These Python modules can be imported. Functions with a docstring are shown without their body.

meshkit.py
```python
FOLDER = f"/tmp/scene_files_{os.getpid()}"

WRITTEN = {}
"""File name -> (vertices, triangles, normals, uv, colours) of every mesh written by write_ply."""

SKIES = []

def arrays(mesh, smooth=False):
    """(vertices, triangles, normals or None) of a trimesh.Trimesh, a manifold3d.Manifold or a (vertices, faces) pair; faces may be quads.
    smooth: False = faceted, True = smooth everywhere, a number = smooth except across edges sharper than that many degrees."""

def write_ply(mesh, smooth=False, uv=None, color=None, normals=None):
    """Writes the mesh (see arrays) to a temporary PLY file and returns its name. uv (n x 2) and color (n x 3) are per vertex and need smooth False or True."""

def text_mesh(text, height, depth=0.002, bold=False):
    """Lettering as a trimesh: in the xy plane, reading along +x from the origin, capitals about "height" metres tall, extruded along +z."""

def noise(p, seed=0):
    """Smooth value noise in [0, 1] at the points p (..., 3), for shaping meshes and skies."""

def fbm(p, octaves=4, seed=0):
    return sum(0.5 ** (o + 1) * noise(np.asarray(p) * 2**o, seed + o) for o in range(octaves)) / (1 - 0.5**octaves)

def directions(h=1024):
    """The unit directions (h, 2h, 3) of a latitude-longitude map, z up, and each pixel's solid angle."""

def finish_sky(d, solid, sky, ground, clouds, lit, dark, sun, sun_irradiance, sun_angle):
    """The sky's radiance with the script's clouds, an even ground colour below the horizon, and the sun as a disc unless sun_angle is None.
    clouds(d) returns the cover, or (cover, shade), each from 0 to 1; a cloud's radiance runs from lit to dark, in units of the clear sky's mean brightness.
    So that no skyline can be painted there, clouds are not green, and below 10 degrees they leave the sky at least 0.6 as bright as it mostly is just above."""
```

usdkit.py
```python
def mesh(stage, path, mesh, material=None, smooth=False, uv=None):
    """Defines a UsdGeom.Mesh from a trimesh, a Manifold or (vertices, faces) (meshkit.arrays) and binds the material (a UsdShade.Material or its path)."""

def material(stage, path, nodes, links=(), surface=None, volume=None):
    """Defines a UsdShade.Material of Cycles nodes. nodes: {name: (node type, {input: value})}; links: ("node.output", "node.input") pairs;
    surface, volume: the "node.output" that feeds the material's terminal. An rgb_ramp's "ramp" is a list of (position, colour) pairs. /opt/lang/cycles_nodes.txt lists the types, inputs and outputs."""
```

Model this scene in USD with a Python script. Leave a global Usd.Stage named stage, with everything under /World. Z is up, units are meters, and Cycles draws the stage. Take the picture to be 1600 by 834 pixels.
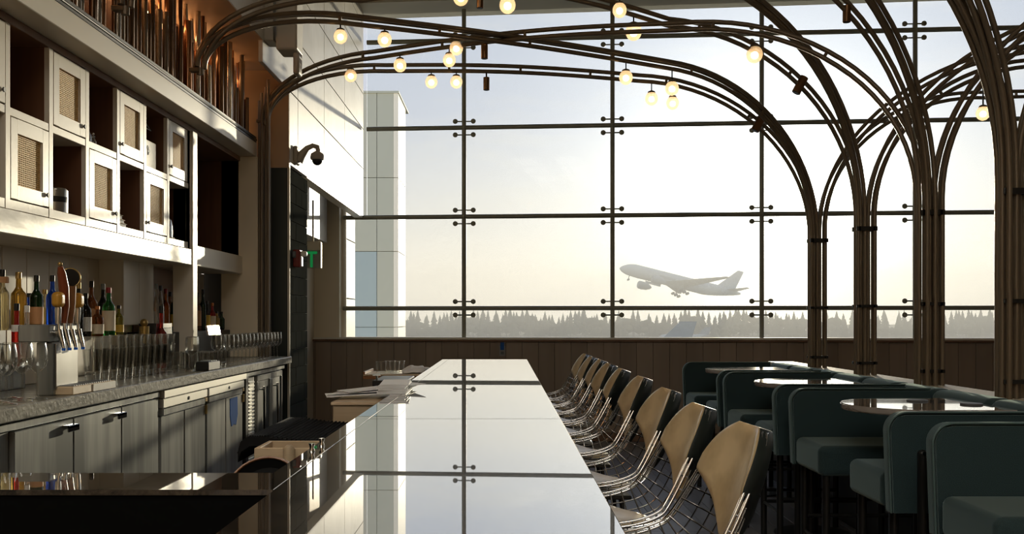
import math, random
import numpy as np, trimesh, usdkit, meshkit
from scipy.interpolate import CubicSpline
from pxr import Usd, UsdGeom, UsdLux, UsdShade, Gf, Sdf

stage = Usd.Stage.CreateInMemory()
UsdGeom.Xform.Define(stage, '/World')
UsdGeom.Scope.Define(stage, '/World/Looks')
rng = random.Random(7)

# ------------------------------------------------------------------ camera, sky, sun
F, CX, CY, H = 1555.0, 787.0, 497.0, 1.385        # focal length and principal point in pixels of the 1600 x 834 frame, eye height
cam = UsdGeom.Camera.Define(stage, '/World/camera')
cam.CreateHorizontalApertureAttr(36.0)
cam.CreateFocalLengthAttr(36.0 * F / 1600)
cam.CreateHorizontalApertureOffsetAttr((800 - CX) / 1600 * 36)
cam.CreateVerticalApertureOffsetAttr((CY - 417) / 1600 * 36)
cam.CreateClippingRangeAttr((0.05, 100000.0))
cam.CreateExposureAttr(0.0)
cam.AddTranslateOp().Set((0, 0, H))
cam.AddRotateXOp().Set(90)

SUN = np.array([0.262, 1.0, 0.101]); SUN /= np.linalg.norm(SUN)
HAZE = .0018
SUN_E, SKY_E = 0.80, 1.04
sky_mat = usdkit.material(stage, '/World/Looks/sky', {
    'tc': ('texture_coordinate', {}),
    'dot': ('vector_math', {'math_type': 'dot_product', 'vector2': tuple(SUN)}),
    'cl': ('math', {'math_type': 'maximum', 'value2': 0.0}),
    'p1': ('math', {'math_type': 'power', 'value2': 62.0}),
    'p2': ('math', {'math_type': 'power', 'value2': 320.0}),
    'p3': ('math', {'math_type': 'power', 'value2': 4.0}),
    'sep': ('separate_xyz', {}),
    'ramp': ('rgb_ramp', {'ramp': [(0.0, (1.20, 1.08, .90)), (0.03, (1.14, 1.05, .90)), (0.09, (.76, .755, .735)), (0.2, (.50, .555, .68)), (0.34, (.43, .50, .65)), (0.6, (.27, .36, .55)), (1.0, (.2, .3, .5))]}),
    'nm': ('mapping', {'scale': (2.2, 2.2, 9.0), 'location': (.3, .1, .5)}),
    'nz': ('noise_texture', {'scale': 2.2, 'detail': 5.0, 'roughness': .6}),
    'nr': ('rgb_ramp', {'ramp': [(0.0, (0, 0, 0)), (.52, (0, 0, 0)), (.72, (.30, .30, .30)), (1, (.45, .45, .45))]}),
    'cm': ('mix_color', {'blend_type': 'mix', 'b': (.82, .78, .68)}),
    'g1': ('mix_color', {'blend_type': 'multiply', 'fac': 1.0, 'b': (.80, .775, .70)}),
    'g2': ('mix_color', {'blend_type': 'multiply', 'fac': 1.0, 'b': (3.2, 3.0, 2.6)}),
    'g3': ('mix_color', {'blend_type': 'multiply', 'fac': 1.0, 'b': (.10, .085, .05)}),
    'a1': ('mix_color', {'blend_type': 'add', 'fac': 1.0}),
    'a2': ('mix_color', {'blend_type': 'add', 'fac': 1.0}),
    'a3': ('mix_color', {'blend_type': 'add', 'fac': 1.0}),
    'bg': ('background_shader', {'strength': SKY_E})},
    [('tc.generated', 'dot.vector1'), ('dot.value', 'cl.value1'), ('cl.value', 'p1.value1'), ('cl.value', 'p2.value1'), ('cl.value', 'p3.value1'),
     ('tc.generated', 'sep.vector'), ('sep.z', 'ramp.fac'), ('tc.generated', 'nm.vector'), ('nm.vector', 'nz.vector'), ('nz.fac', 'nr.fac'),
     ('ramp.color', 'cm.a'), ('nr.color', 'cm.fac'),
     ('p1.value', 'g1.a'), ('p2.value', 'g2.a'), ('p3.value', 'g3.a'), ('cm.result', 'a1.a'), ('g1.result', 'a1.b'),
     ('a1.result', 'a2.a'), ('g2.result', 'a2.b'), ('a2.result', 'a3.a'), ('g3.result', 'a3.b'), ('a3.result', 'bg.color')], surface='bg.background')
dome = UsdLux.DomeLight.Define(stage, '/World/sky')
UsdShade.MaterialBindingAPI.Apply(dome.GetPrim()).Bind(sky_mat)
sun = UsdLux.DistantLight.Define(stage, '/World/sun')
sun.CreateAngleAttr(0.7)
sun.CreateIntensityAttr(SUN_E); sun.CreateNormalizeAttr(True)
sun.CreateColorAttr((1.0, .86, .62))
_m = Gf.Matrix4d(1); _m.SetRotate(Gf.Rotation(Gf.Vec3d(0, 0, 1), Gf.Vec3d(*map(float, SUN))))
sun.AddTransformOp().Set(_m)

# ------------------------------------------------------------------ helpers
def at(px, py, Y):
    return np.array([(px - CX) * Y / F, Y, H - (py - CY) * Y / F])

_used = {}
def numbered(parent, name):
    k = (parent, name); n = _used.get(k, 0); _used[k] = n + 1
    return f'{parent}/{name}' + (f'_{n:03d}' if n else '')

_origin = {}
def thing(name, label=None, cat=None, loc=(0, 0, 0), group=None, kind=None, parent='/World', local=False, rotz=0.0):
    path = numbered(parent, name)
    x = UsdGeom.Xform.Define(stage, path)
    x.AddTranslateOp().Set(Gf.Vec3d(*map(float, loc))); x.AddRotateZOp().Set(float(rotz))
    _origin[path] = np.zeros(3) if local else np.array(loc, float)
    p = x.GetPrim()
    for k, v in (('label', label), ('category', cat), ('group', group), ('kind', kind)):
        if v: p.SetCustomDataByKey(k, v)
    return path

def part(parent, name, mesh, m, smooth=False, label=None, kind=None, cat=None, group=None):
    path = numbered(parent, name)
    o = np.zeros(3)
    q = parent
    while q and q != '/World':
        if q in _origin: o = _origin[q]; break
        q = q.rsplit('/', 1)[0]
    if hasattr(mesh, 'vertices'):
        mesh = trimesh.Trimesh(np.array(mesh.vertices) - o, np.array(mesh.faces), process=False)
    prim = usdkit.mesh(stage, path, mesh, MAT[m], smooth=smooth).GetPrim()
    for k, v in (('label', label), ('category', cat), ('group', group), ('kind', kind)):
        if v: prim.SetCustomDataByKey(k, v)
    return path

def copy(src, label=None, loc=(0, 0, 0), rotz=0.0, group=None):
    base = src.rsplit('/', 1)[1]
    name = base[:-4] if base[-4:-3] == '_' and base[-3:].isdigit() else base
    path = numbered('/World', name)
    x = UsdGeom.Xform.Define(stage, path); p = x.GetPrim()
    p.GetReferences().AddInternalReference(src)
    p.SetInstanceable(True)
    p.GetAttribute('xformOp:translate').Set(Gf.Vec3d(*map(float, loc)))
    p.GetAttribute('xformOp:rotateZ').Set(float(rotz))
    if label: p.SetCustomDataByKey('label', label)
    if group: p.SetCustomDataByKey('group', group)
    return path

def move(path, loc, rotz=0.0):
    p = stage.GetPrimAtPath(path)
    p.GetAttribute('xformOp:translate').Set(Gf.Vec3d(*map(float, loc)))
    p.GetAttribute('xformOp:rotateZ').Set(float(rotz))

def cat(*ms):
    ms = [m for m in (ms[0] if len(ms) == 1 and isinstance(ms[0], (list, tuple)) else ms)]
    return trimesh.util.concatenate(ms) if len(ms) > 1 else ms[0]

_CB = None
def bx(x0, x1, y0, y1, z0, z1, c=0.0):
    """box, edges chamfered by c"""
    x0, x1 = min(x0, x1), max(x0, x1); y0, y1 = min(y0, y1), max(y0, y1); z0, z1 = min(z0, z1), max(z0, z1)
    if c <= 0:
        b = trimesh.creation.box((x1 - x0, y1 - y0, z1 - z0)); b.apply_translation(((x0 + x1) / 2, (y0 + y1) / 2, (z0 + z1) / 2)); return b
    global _CB
    if _CB is None:
        v = []
        for sx in (-1, 1):
            for sy in (-1, 1):
                for sz in (-1, 1):
                    for k in range(3):
                        q = np.array([sx, sy, sz], float); d = np.array([sx, sy, sz], float); d[k] = 0
                        v.append((q, d))
        pts = np.array([q - .2 * d for q, d in v])
        hull = trimesh.convex.convex_hull(pts)
        # match hull vertices back to the list
        idx = [int(np.argmin(((pts - p) ** 2).sum(1))) for p in hull.vertices]
        _CB = ([v[i] for i in idx], np.array(hull.faces))
    half = np.array([x1 - x0, y1 - y0, z1 - z0]) / 2; mid = np.array([x0 + x1, y0 + y1, z0 + z1]) / 2
    c = min(c, half.min() * .98)
    P = np.array([mid + q * half - d * c for q, d in _CB[0]])
    return trimesh.Trimesh(P, _CB[1], process=False)

def soft(x0, x1, y0, y1, z0, z1, r, sub=2):
    s = trimesh.creation.icosphere(sub, r).vertices
    pts = np.vstack([s + (a, b, c) for a in (x0 + r, x1 - r) for b in (y0 + r, y1 - r) for c in (z0 + r, z1 - r)])
    return trimesh.convex.convex_hull(pts)

def tube(path, r, n=8, closed=False, caps=True):
    P = np.asarray(path, float); N = len(P)
    T = np.gradient(P, axis=0) if not closed else np.roll(P, -1, 0) - np.roll(P, 1, 0)
    T /= np.maximum(np.linalg.norm(T, axis=1, keepdims=True), 1e-12)
    a = np.array([0, 0, 1.0]) if abs(T[0][2]) < .9 else np.array([1.0, 0, 0])
    u = np.cross(T[0], a); u /= np.linalg.norm(u); U = [u]
    for i in range(1, N):
        u = U[-1] - T[i] * np.dot(U[-1], T[i]); u /= max(np.linalg.norm(u), 1e-12); U.append(u)
    U = np.array(U); V = np.cross(T, U)
    ang = np.arange(n) * 2 * np.pi / n
    rr = np.broadcast_to(np.asarray(r, float), (N,))
    R = P[:, None] + rr[:, None, None] * (np.cos(ang)[None, :, None] * U[:, None] + np.sin(ang)[None, :, None] * V[:, None])
    verts = R.reshape(-1, 3); f = []
    M = N if closed else N - 1
    i = np.arange(M)[:, None] * n; j = (np.arange(1, M + 1)[:, None] % N) * n
    k = np.arange(n)[None]; k2 = (k + 1) % n
    f = np.concatenate([np.stack([i + k, i + k2, j + k2], -1).reshape(-1, 3), np.stack([i + k, j + k2, j + k], -1).reshape(-1, 3)])
    if caps and not closed:
        c0, c1 = len(verts), len(verts) + 1
        verts = np.vstack([verts, P[0], P[-1]]); kk = np.arange(n); e = (N - 1) * n
        f = np.vstack([f, np.stack([np.full(n, c0), (kk + 1) % n, kk], 1), np.stack([np.full(n, c1), e + kk, e + (kk + 1) % n], 1)])
    return trimesh.Trimesh(verts, f[:, [0, 2, 1]], process=False)

def rod(a, b, r, n=8):
    return tube([a, b], r, n)

def lathe(prof, n=20, loc=(0, 0, 0)):
    """closed surface of revolution; prof: (r, z) from bottom axis to top axis"""
    prof = [(max(r, 0), z) for r, z in prof]
    ang = np.arange(n) * 2 * np.pi / n
    verts, rings = [], []
    for r, z in prof:
        if r < 1e-6:
            rings.append([len(verts)]); verts.append((0, 0, z))
        else:
            rings.append(list(range(len(verts), len(verts) + n)))
            verts += [(r * math.cos(t), r * math.sin(t), z) for t in ang]
    f = []
    for A, B in zip(rings[:-1], rings[1:]):
        if len(A) == 1 and len(B) == 1: continue
        for k in range(n):
            k2 = (k + 1) % n
            if len(A) == 1: f.append((A[0], B[k2], B[k]))
            elif len(B) == 1: f.append((A[k], A[k2], B[0]))
            else: f += [(A[k], A[k2], B[k2]), (A[k], B[k2], B[k])]
    return trimesh.Trimesh(np.array(verts) + np.array(loc), np.array(f), process=False)

def sphere(c, r, sub=2, sc=(1, 1, 1)):
    s = trimesh.creation.icosphere(sub, 1.0); s.apply_scale([r * k for k in sc]); s.apply_translation(c); return s

def prism(poly, lo, hi, axis):
    """polygon in the two other axes (in order), extruded along axis from lo to hi"""
    import shapely.geometry as sg
    m = trimesh.creation.extrude_polygon(sg.Polygon(poly), hi - lo, engine='earcut')
    v = np.array(m.vertices); v[:, 2] += lo
    if axis == 'x': v = v[:, [2, 0, 1]]
    elif axis == 'y': v = v[:, [0, 2, 1]]
    f = np.array(m.faces)
    if axis == 'y': f = f[:, ::-1]
    return trimesh.Trimesh(v, f, process=False)

# ------------------------------------------------------------------ materials
MAT = {}
def pm(name, color, rough=.5, metal=0.0, spec=.5, noise=None, bump=None, coat=0.0, sheen=0.0, extra=None, stretch=(1, 1, 1), bstretch=None):
    """principled material; noise: (scale, second colour, lo, hi); bump: (scale, strength, distance)"""
    nd = {'p': ('principled_bsdf', dict(base_color=color, roughness=rough, metallic=metal, specular_ior_level=spec, coat_weight=coat, sheen_weight=sheen, **(extra or {})))}
    ln = []
    if noise or bump:
        nd['g'] = ('texture_coordinate', {})
    if noise:
        s, c2, lo, hi = noise
        nd['mp'] = ('mapping', {'scale': stretch}); nd['nz'] = ('noise_texture', {'scale': s, 'detail': 4.0, 'roughness': .6})
        nd['r'] = ('rgb_ramp', {'ramp': [(0, color), (lo, color), (hi, c2), (1, c2)]})
        ln += [('g.object', 'mp.vector'), ('mp.vector', 'nz.vector'), ('nz.fac', 'r.fac'), ('r.color', 'p.base_color')]
    if bump:
        s, st, dist = bump
        nd['mb'] = ('mapping', {'scale': bstretch or stretch}); nd['nb'] = ('noise_texture', {'scale': s, 'detail': 3.0}); nd['b'] = ('bump', {'strength': st, 'distance': dist})
        ln += [('g.object', 'mb.vector'), ('mb.vector', 'nb.vector'), ('nb.fac', 'b.height'), ('b.normal', 'p.normal')]
    MAT[name] = usdkit.material(stage, '/World/Looks/' + name, nd, ln, surface='p.BSDF')

def wood(name, c1, c2, scale=6, stretch=(1, 1, .08), rough=.45, coat=0.0):
    MAT[name] = usdkit.material(stage, '/World/Looks/' + name, {
        'g': ('texture_coordinate', {}), 'oi': ('object_info', {}), 'mp': ('mapping', {'scale': stretch}),
        'ad': ('vector_math', {'math_type': 'add'}),
        'nz': ('noise_texture', {'scale': float(scale), 'detail': 6.0, 'roughness': .62, 'distortion': .4}),
        'r': ('rgb_ramp', {'ramp': [(0, c1), (.32, c1), (.68, c2), (1, c2)]}),
        'hs': ('hsv', {}), 'mr': ('map_range', {'to_min': .86, 'to_max': 1.12}),
        'b': ('bump', {'strength': .12, 'distance': .01}),
        'p': ('principled_bsdf', {'roughness': rough, 'coat_weight': coat})},
        [('g.object', 'mp.vector'), ('mp.vector', 'nz.vector'), ('nz.fac', 'r.fac'), ('oi.random', 'mr.value'), ('mr.result', 'hs.value'),
         ('r.color', 'hs.color'), ('hs.color', 'p.base_color'), ('nz.fac', 'b.height'), ('b.normal', 'p.normal')], surface='p.BSDF')

def clear_glass(name, tint=(.97, .98, .98), ior=1.45, rough=0.0, refl=1.0):
    MAT[name] = usdkit.material(stage, '/World/Looks/' + name, {
        't': ('transparent_bsdf', {'color': tint}), 'gl': ('glossy_bsdf', {'color': (refl, refl, refl), 'roughness': rough}),
        'f': ('fresnel', {'IOR': ior}), 'm': ('mix_closure', {})},
        [('f.fac', 'm.fac'), ('t.BSDF', 'm.closure1'), ('gl.BSDF', 'm.closure2')], surface='m.closure')

def liquid(name, color, rough=.03, tw=.85):
    MAT[name] = usdkit.material(stage, '/World/Looks/' + name, {'p': ('principled_bsdf', {'base_color': color, 'roughness': rough, 'transmission_weight': tw, 'ior': 1.42})}, surface='p.BSDF')

def emit(name, color, strength):
    MAT[name] = usdkit.material(stage, '/World/Looks/' + name, {'e': ('emission', {'color': color, 'strength': strength})}, surface='e.emission')

pm('white_panel', (.78, .74, .66), .36, spec=.25, noise=(1.3, (.63, .59, .51), .4, .6))
pm('cream_paint', (.74, .68, .57), .33, spec=.25, bump=(60, .05, .004))
pm('rough_paint', (.76, .70, .59), .36, spec=.3, noise=(3, (.56, .50, .40), .42, .62), bump=(7.0, .3, .012), stretch=(1, .5, 1.6))
pm('tan_warm_shade', (.46, .33, .22), .5)  # on soffit and fascia: shade and orange light on cream put into the tan
pm('column_paint', (.86, .76, .58), .55)
pm('niche_panel', (.70, .62, .49), .5)
pm('groove_dark', (.05, .045, .04), .8)
pm('ceiling_paint', (.80, .77, .70), .7)
pm('header_paint', (.62, .58, .48), .6)
wood('dark_wood', (.105, .042, .020), (.175, .078, .038), 7, (1, 1, .07))
wood('trim_wood', (.16, .08, .04), (.22, .12, .065), 9, (1, .06, 1), .4)
wood('wainscot_wood', (.275, .215, .165), (.335, .265, .205), 5, (1, 1, .06), .45)
wood('light_wood', (.50, .38, .24), (.64, .50, .33), 9, (.2, 1, 1), .5)
wood('floor_wood', (.15, .15, .165), (.22, .215, .23), 4, (1, .12, 1), .34)
pm('green_black', (.020, .026, .022), .4)
pm('black_paint', (.012, .012, .011), .4)
pm('black_steel', (.016, .016, .015), .32, 0.0)
pm('black_laminate', (.004, .004, .004), .7, spec=.05)
pm('bronze', (.20, .155, .105), .36, .35)
pm('bronze_hot', (.20, .105, .05), .33, .9)
pm('pipe_bronze', (.16, .095, .055), .26, .9)
pm('pipe_copper', (.42, .22, .12), .22, .95)
pm('pipe_steel', (.55, .50, .43), .20, .95)
pm('mullion_steel', (.29, .28, .22), .4, .35)
pm('steel', (.60, .59, .55), .27, 1.0, noise=(3, (.50, .49, .46), .4, .65), bump=(40, .05, .003), stretch=(1, 1, .1))
pm('brushed_steel', (.54, .55, .52), .30, .6, noise=(6, (.27, .28, .27), .42, .62), bump=(90, .06, .003), stretch=(1, 1, .08))
pm('white_steel', (.86, .84, .76), .36, .7)
pm('chrome', (.78, .77, .74), .08, 1.0)
pm('wire_chrome', (.72, .71, .70), .16, 1.0)
pm('concrete', (.30, .285, .23), .30, noise=(22, (.155, .145, .115), .40, .60), bump=(60, .25, .006))
pm('tan_leather', (.74, .58, .34), .32, noise=(6, (.46, .33, .165), .36, .68), bump=(220, .08, .002), coat=.6, extra={'coat_roughness': .28})
pm('pad_back', (.012, .018, .016), .5)
pm('teal_fabric', (.028, .060, .066), .85, sheen=.7, noise=(240, (.019, .044, .050), .35, .65), bump=(320, .25, .003), extra={'sheen_tint': (.6, .8, .8), 'sheen_roughness': .4})
pm('teal_piping', (.09, .15, .15), .7)
pm('tile_black', (.055, .058, .052), .6, spec=0.0, bump=(7, .12, .01))
pm('grout', (.18, .17, .15), .8)
pm('cream_steel', (.66, .60, .48), .5, spec=.12)
pm('security_grey', (.42, .38, .31), .5)
pm('lens_black', (.01, .01, .01), .1)
pm('alarm_red', (.20, .018, .014), .35)
pm('plastic_white', (.78, .76, .70), .35)
pm('plastic_grey', (.30, .29, .27), .5)
pm('rattan', (.90, .57, .20), .55, spec=.2, noise=(30, (.78, .44, .13), .4, .65))
pm('added_cane_backing', (.26, .16, .065), .8, spec=.05)  # added sheet, its dark tone stands in for shade between the strands
pm('tape_blue', (.04, .13, .42), .8, spec=.03)
pm('paper', (.84, .86, .88), .6)
pm('rubber_black', (.012, .012, .012), .8, spec=.15)
pm('handle_red', (.24, .055, .018), .3)
pm('handle_amber', (.60, .30, .035), .3)
pm('handle_brown', (.26, .11, .04), .3)
pm('badge_dark', (.03, .025, .02), .6, spec=.1)
pm('tap_blue', (.02, .14, .62), .4)
pm('cap_black', (.012, .012, .012), .35)
pm('cap_gold', (.48, .33, .12), .3, .7)
pm('cap_red', (.30, .02, .02), .4)
pm('cap_orange', (.55, .17, .03), .4)
pm('label_cream', (.68, .58, .42), .6)
pm('label_white', (.75, .73, .68), .6)
pm('label_orange', (.55, .28, .12), .6)
pm('label_yellow', (.70, .46, .06), .6)
pm('label_black', (.03, .03, .03), .5)
pm('book_tan', (.50, .42, .30), .7)
pm('book_grey', (.34, .34, .31), .7)
pm('tin_cream', (.52, .46, .36), .45, noise=(14, (.42, .36, .27), .4, .6))
pm('exterior_panel', (.46, .47, .40), .45)
pm('exterior_blue', (.36, .44, .46), .4)
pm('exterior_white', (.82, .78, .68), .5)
pm('apron', (.26, .225, .16), .9, spec=.0)
pm('plane_paint', (.52, .58, .59), .4)
pm('plane_grey', (.34, .39, .41), .45)
pm('plane_dark', (.14, .15, .16), .5)
pm('tree_green', (.17, .16, .08), .9, noise=(.4, (.10, .10, .05), .4, .6))
pm('tree_olive', (.19, .17, .085), .9, noise=(.4, (.09, .085, .04), .4, .6))
pm('tree_bark', (.09, .06, .04), .9)
clear_glass('pane_glass', (.965, .98, .98), 1.11)
MAT['drink_glass'] = usdkit.material(stage, '/World/Looks/drink_glass', {
    't': ('transparent_bsdf', {'color': (.975, .98, .97)}), 'gl': ('glossy_bsdf', {'color': (.98, .98, .96), 'roughness': .10}),
    'lw': ('layer_weight', {'blend': .5}), 'pw': ('math', {'math_type': 'power', 'value2': 2.4}), 'mr': ('map_range', {'to_min': .07, 'to_max': .85}),
    'm': ('mix_closure', {})},
    [('lw.facing', 'pw.value1'), ('pw.value', 'mr.value'), ('mr.result', 'm.fac'), ('t.BSDF', 'm.closure1'), ('gl.BSDF', 'm.closure2')], surface='m.closure')
liquid('glass_clear', (.92, .92, .86)); liquid('glass_green', (.03, .26, .05)); liquid('glass_darkgreen', (.012, .05, .016)); liquid('glass_blue', (.02, .12, .75))
liquid('glass_amber', (.78, .46, .08)); liquid('glass_pale', (.90, .78, .42)); liquid('glass_brown', (.36, .12, .03)); liquid('glass_red', (.62, .03, .02)); liquid('glass_orange', (.85, .24, .03))
liquid('glass_black', (.03, .025, .02)); liquid('glass_olive', (.45, .40, .06))
emit('bulb', (1.0, .70, .38), 9.0)
emit('uplight', (1.0, .50, .20), 13.0)
emit('exit_green', (.02, .42, .10), .35)
MAT['globe'] = usdkit.material(stage, '/World/Looks/globe', {
    't': ('transparent_bsdf', {'color': (1, .97, .93)}), 'd': ('translucent_bsdf', {'color': (.95, .86, .74)}), 'd2': ('diffuse_bsdf', {'color': (.9, .8, .68)}),
    'm1': ('mix_closure', {'fac': .35}), 'm': ('mix_closure', {'fac': .62})},
    [('d.BSDF', 'm1.closure1'), ('d2.BSDF', 'm1.closure2'), ('t.BSDF', 'm.closure1'), ('m1.closure', 'm.closure2')], surface='m.closure')
# polished stone bar top: dark veined stone under a mirror-bright sealed surface
MAT['bar_stone'] = usdkit.material(stage, '/World/Looks/bar_stone', {
    'g': ('texture_coordinate', {}), 'nz': ('noise_texture', {'scale': 9.0, 'detail': 7.0, 'roughness': .7, 'distortion': .6}),
    'r': ('rgb_ramp', {'ramp': [(0, (.012, .010, .008)), (.42, (.03, .024, .018)), (.56, (.10, .075, .05)), (.63, (.03, .024, .018)), (1, (.06, .05, .04))]}),
    'd': ('principled_bsdf', {'roughness': .25, 'specular_ior_level': .3}),
    'gl': ('glossy_bsdf', {'color': (.86, .855, .85), 'roughness': .012}),
    'lw': ('layer_weight', {'blend': .5}), 'mr': ('map_range', {'from_min': .35, 'from_max': .95, 'to_min': .12, 'to_max': .92, 'clamp': True}),
    'm': ('mix_closure', {})},
    [('g.object', 'nz.vector'), ('nz.fac', 'r.fac'), ('r.color', 'd.base_color'), ('lw.facing', 'mr.value'), ('mr.result', 'm.fac'), ('d.BSDF', 'm.closure1'), ('gl.BSDF', 'm.closure2')], surface='m.closure')
MAT['marble'] = usdkit.material(stage, '/World/Looks/marble', {
    'g': ('texture_coordinate', {}), 'nz': ('noise_texture', {'scale': 4.0, 'detail': 8.0, 'roughness': .65, 'distortion': 1.6}),
    'r': ('rgb_ramp', {'ramp': [(0, (.42, .38, .34)), (.44, (.46, .42, .38)), (.5, (.22, .19, .17)), (.56, (.46, .42, .38)), (1, (.38, .34, .30))]}),
    'p': ('principled_bsdf', {'roughness': .06, 'specular_ior_level': .9, 'coat_weight': 1.0, 'coat_ior': 1.8, 'coat_roughness': .02})},
    [('g.object', 'nz.vector'), ('nz.fac', 'r.fac'), ('r.color', 'p.base_color')], surface='p.BSDF')

# ------------------------------------------------------------------ the setting
D0, AL = 11.48, math.atan(.0824)                 # the glass wall runs slightly askew to the bar
CA, SA = math.cos(AL), math.sin(AL)
def wp(u, d, z):                                  # along the glass wall, towards the room, up
    return np.array([u * CA - d * SA, D0 - u * SA - d * CA, z])
def wt(m):
    v = np.array(m.vertices)
    w = np.stack([v[:, 0] * CA - v[:, 1] * SA, D0 - v[:, 0] * SA - v[:, 1] * CA, v[:, 2]], 1)
    return trimesh.Trimesh(w, np.array(m.faces)[:, ::-1], process=False)
def wb(u0, u1, d0, d1, z0, z1, c=0): return wt(bx(u0, u1, d0, d1, z0, z1, c))
CEIL = 5.06

fl = thing('floor', 'dark grey plank floor under the stools and booths', None, kind='structure')
part(fl, 'slab', bx(-3, 10, -5, 12, -.12, -.012), 'groove_dark')
for i in range(26):                                # planks that can be told apart, to the right of the bar
    x0 = .10 + i * .155
    for j in range(7):
        y0 = 1.2 + j * 1.55 + (.62 if i % 2 else 0) + (.31 if i % 3 == 0 else 0)
        y1 = min(y0 + 1.546, 11.2)
        if j == 0: y0 = -.5
        if y1 > y0 + .1: part(fl, 'plank', bx(x0, x0 + .152, y0, y1, -.014, 0, .002), 'floor_wood')
part(fl, 'floorboards', cat([bx(-2.9 + i * .155, -2.9 + i * .155 + .152, -5, 11.9, -.014, 0) for i in range(19)] + [bx(4.13 + i * .155, 4.13 + i * .155 + .152, -5, 11.9, -.014, 0) for i in range(37)]), 'floor_wood', kind='stuff')

ce = thing('ceiling', 'pale flat ceiling above the glass wall', None, kind='structure')
part(ce, 'slab', bx(-3, 10, -5, 11.0, CEIL, CEIL + .2), 'ceiling_paint')
part(ce, 'header', wt(prism([(-2.0, 4.945), (10, 5.03), (10, 5.3), (-2.0, 5.3)], -.25, .35, 'y')), 'header_paint')
part(ce, 'slab_edge', bx(-3, 10, 10.6, 11.9, 5.25, 5.4), 'ceiling_paint')
emit('unseen_light_panel', (1.0, .93, .82), 6.5)  # light of the unseen ceiling panels behind the camera
for i in range(4):                                 # unseen ceiling lights behind the camera, lighting the camera-facing surfaces
    for j in range(4):
        x, y = -2.3 + .95 * i, -4.3 + 1.4 * j
        t = thing('ceiling_light', 'unseen flat ceiling light panel behind the camera, lighting the faces turned to it', 'ceiling light', loc=(x, y, CEIL), group='unseen ceiling light panels behind the camera')
        part(t, 'frame', cat(bx(x - .32, x + .32, y - .62, y - .60, CEIL - .02, CEIL), bx(x - .32, x + .32, y + .60, y + .62, CEIL - .02, CEIL), bx(x - .32, x - .30, y - .6, y + .6, CEIL - .02, CEIL), bx(x + .30, x + .32, y - .6, y + .6, CEIL - .02, CEIL)), 'plastic_white')
        part(t, 'diffuser', bx(x - .30, x + .30, y - .60, y + .60, CEIL - .012, CEIL - .002), 'unseen_light_panel')
wr = part('/World', 'wall_right', bx(9.8, 10, -5, 12, 0, CEIL), 'cream_paint', kind='structure', label='unseen plain cream wall right of view, closing the room to outside light')  # out of view, shuts the room off from outside light
part('/World', 'wall_rear', bx(-3, 10, -5.2, -5, 0, CEIL), 'tan_warm_shade', kind='structure', label='unseen plain wall behind the camera, closing the room to outside light')  # out of view behind the camera, keeps the interior dark

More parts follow.
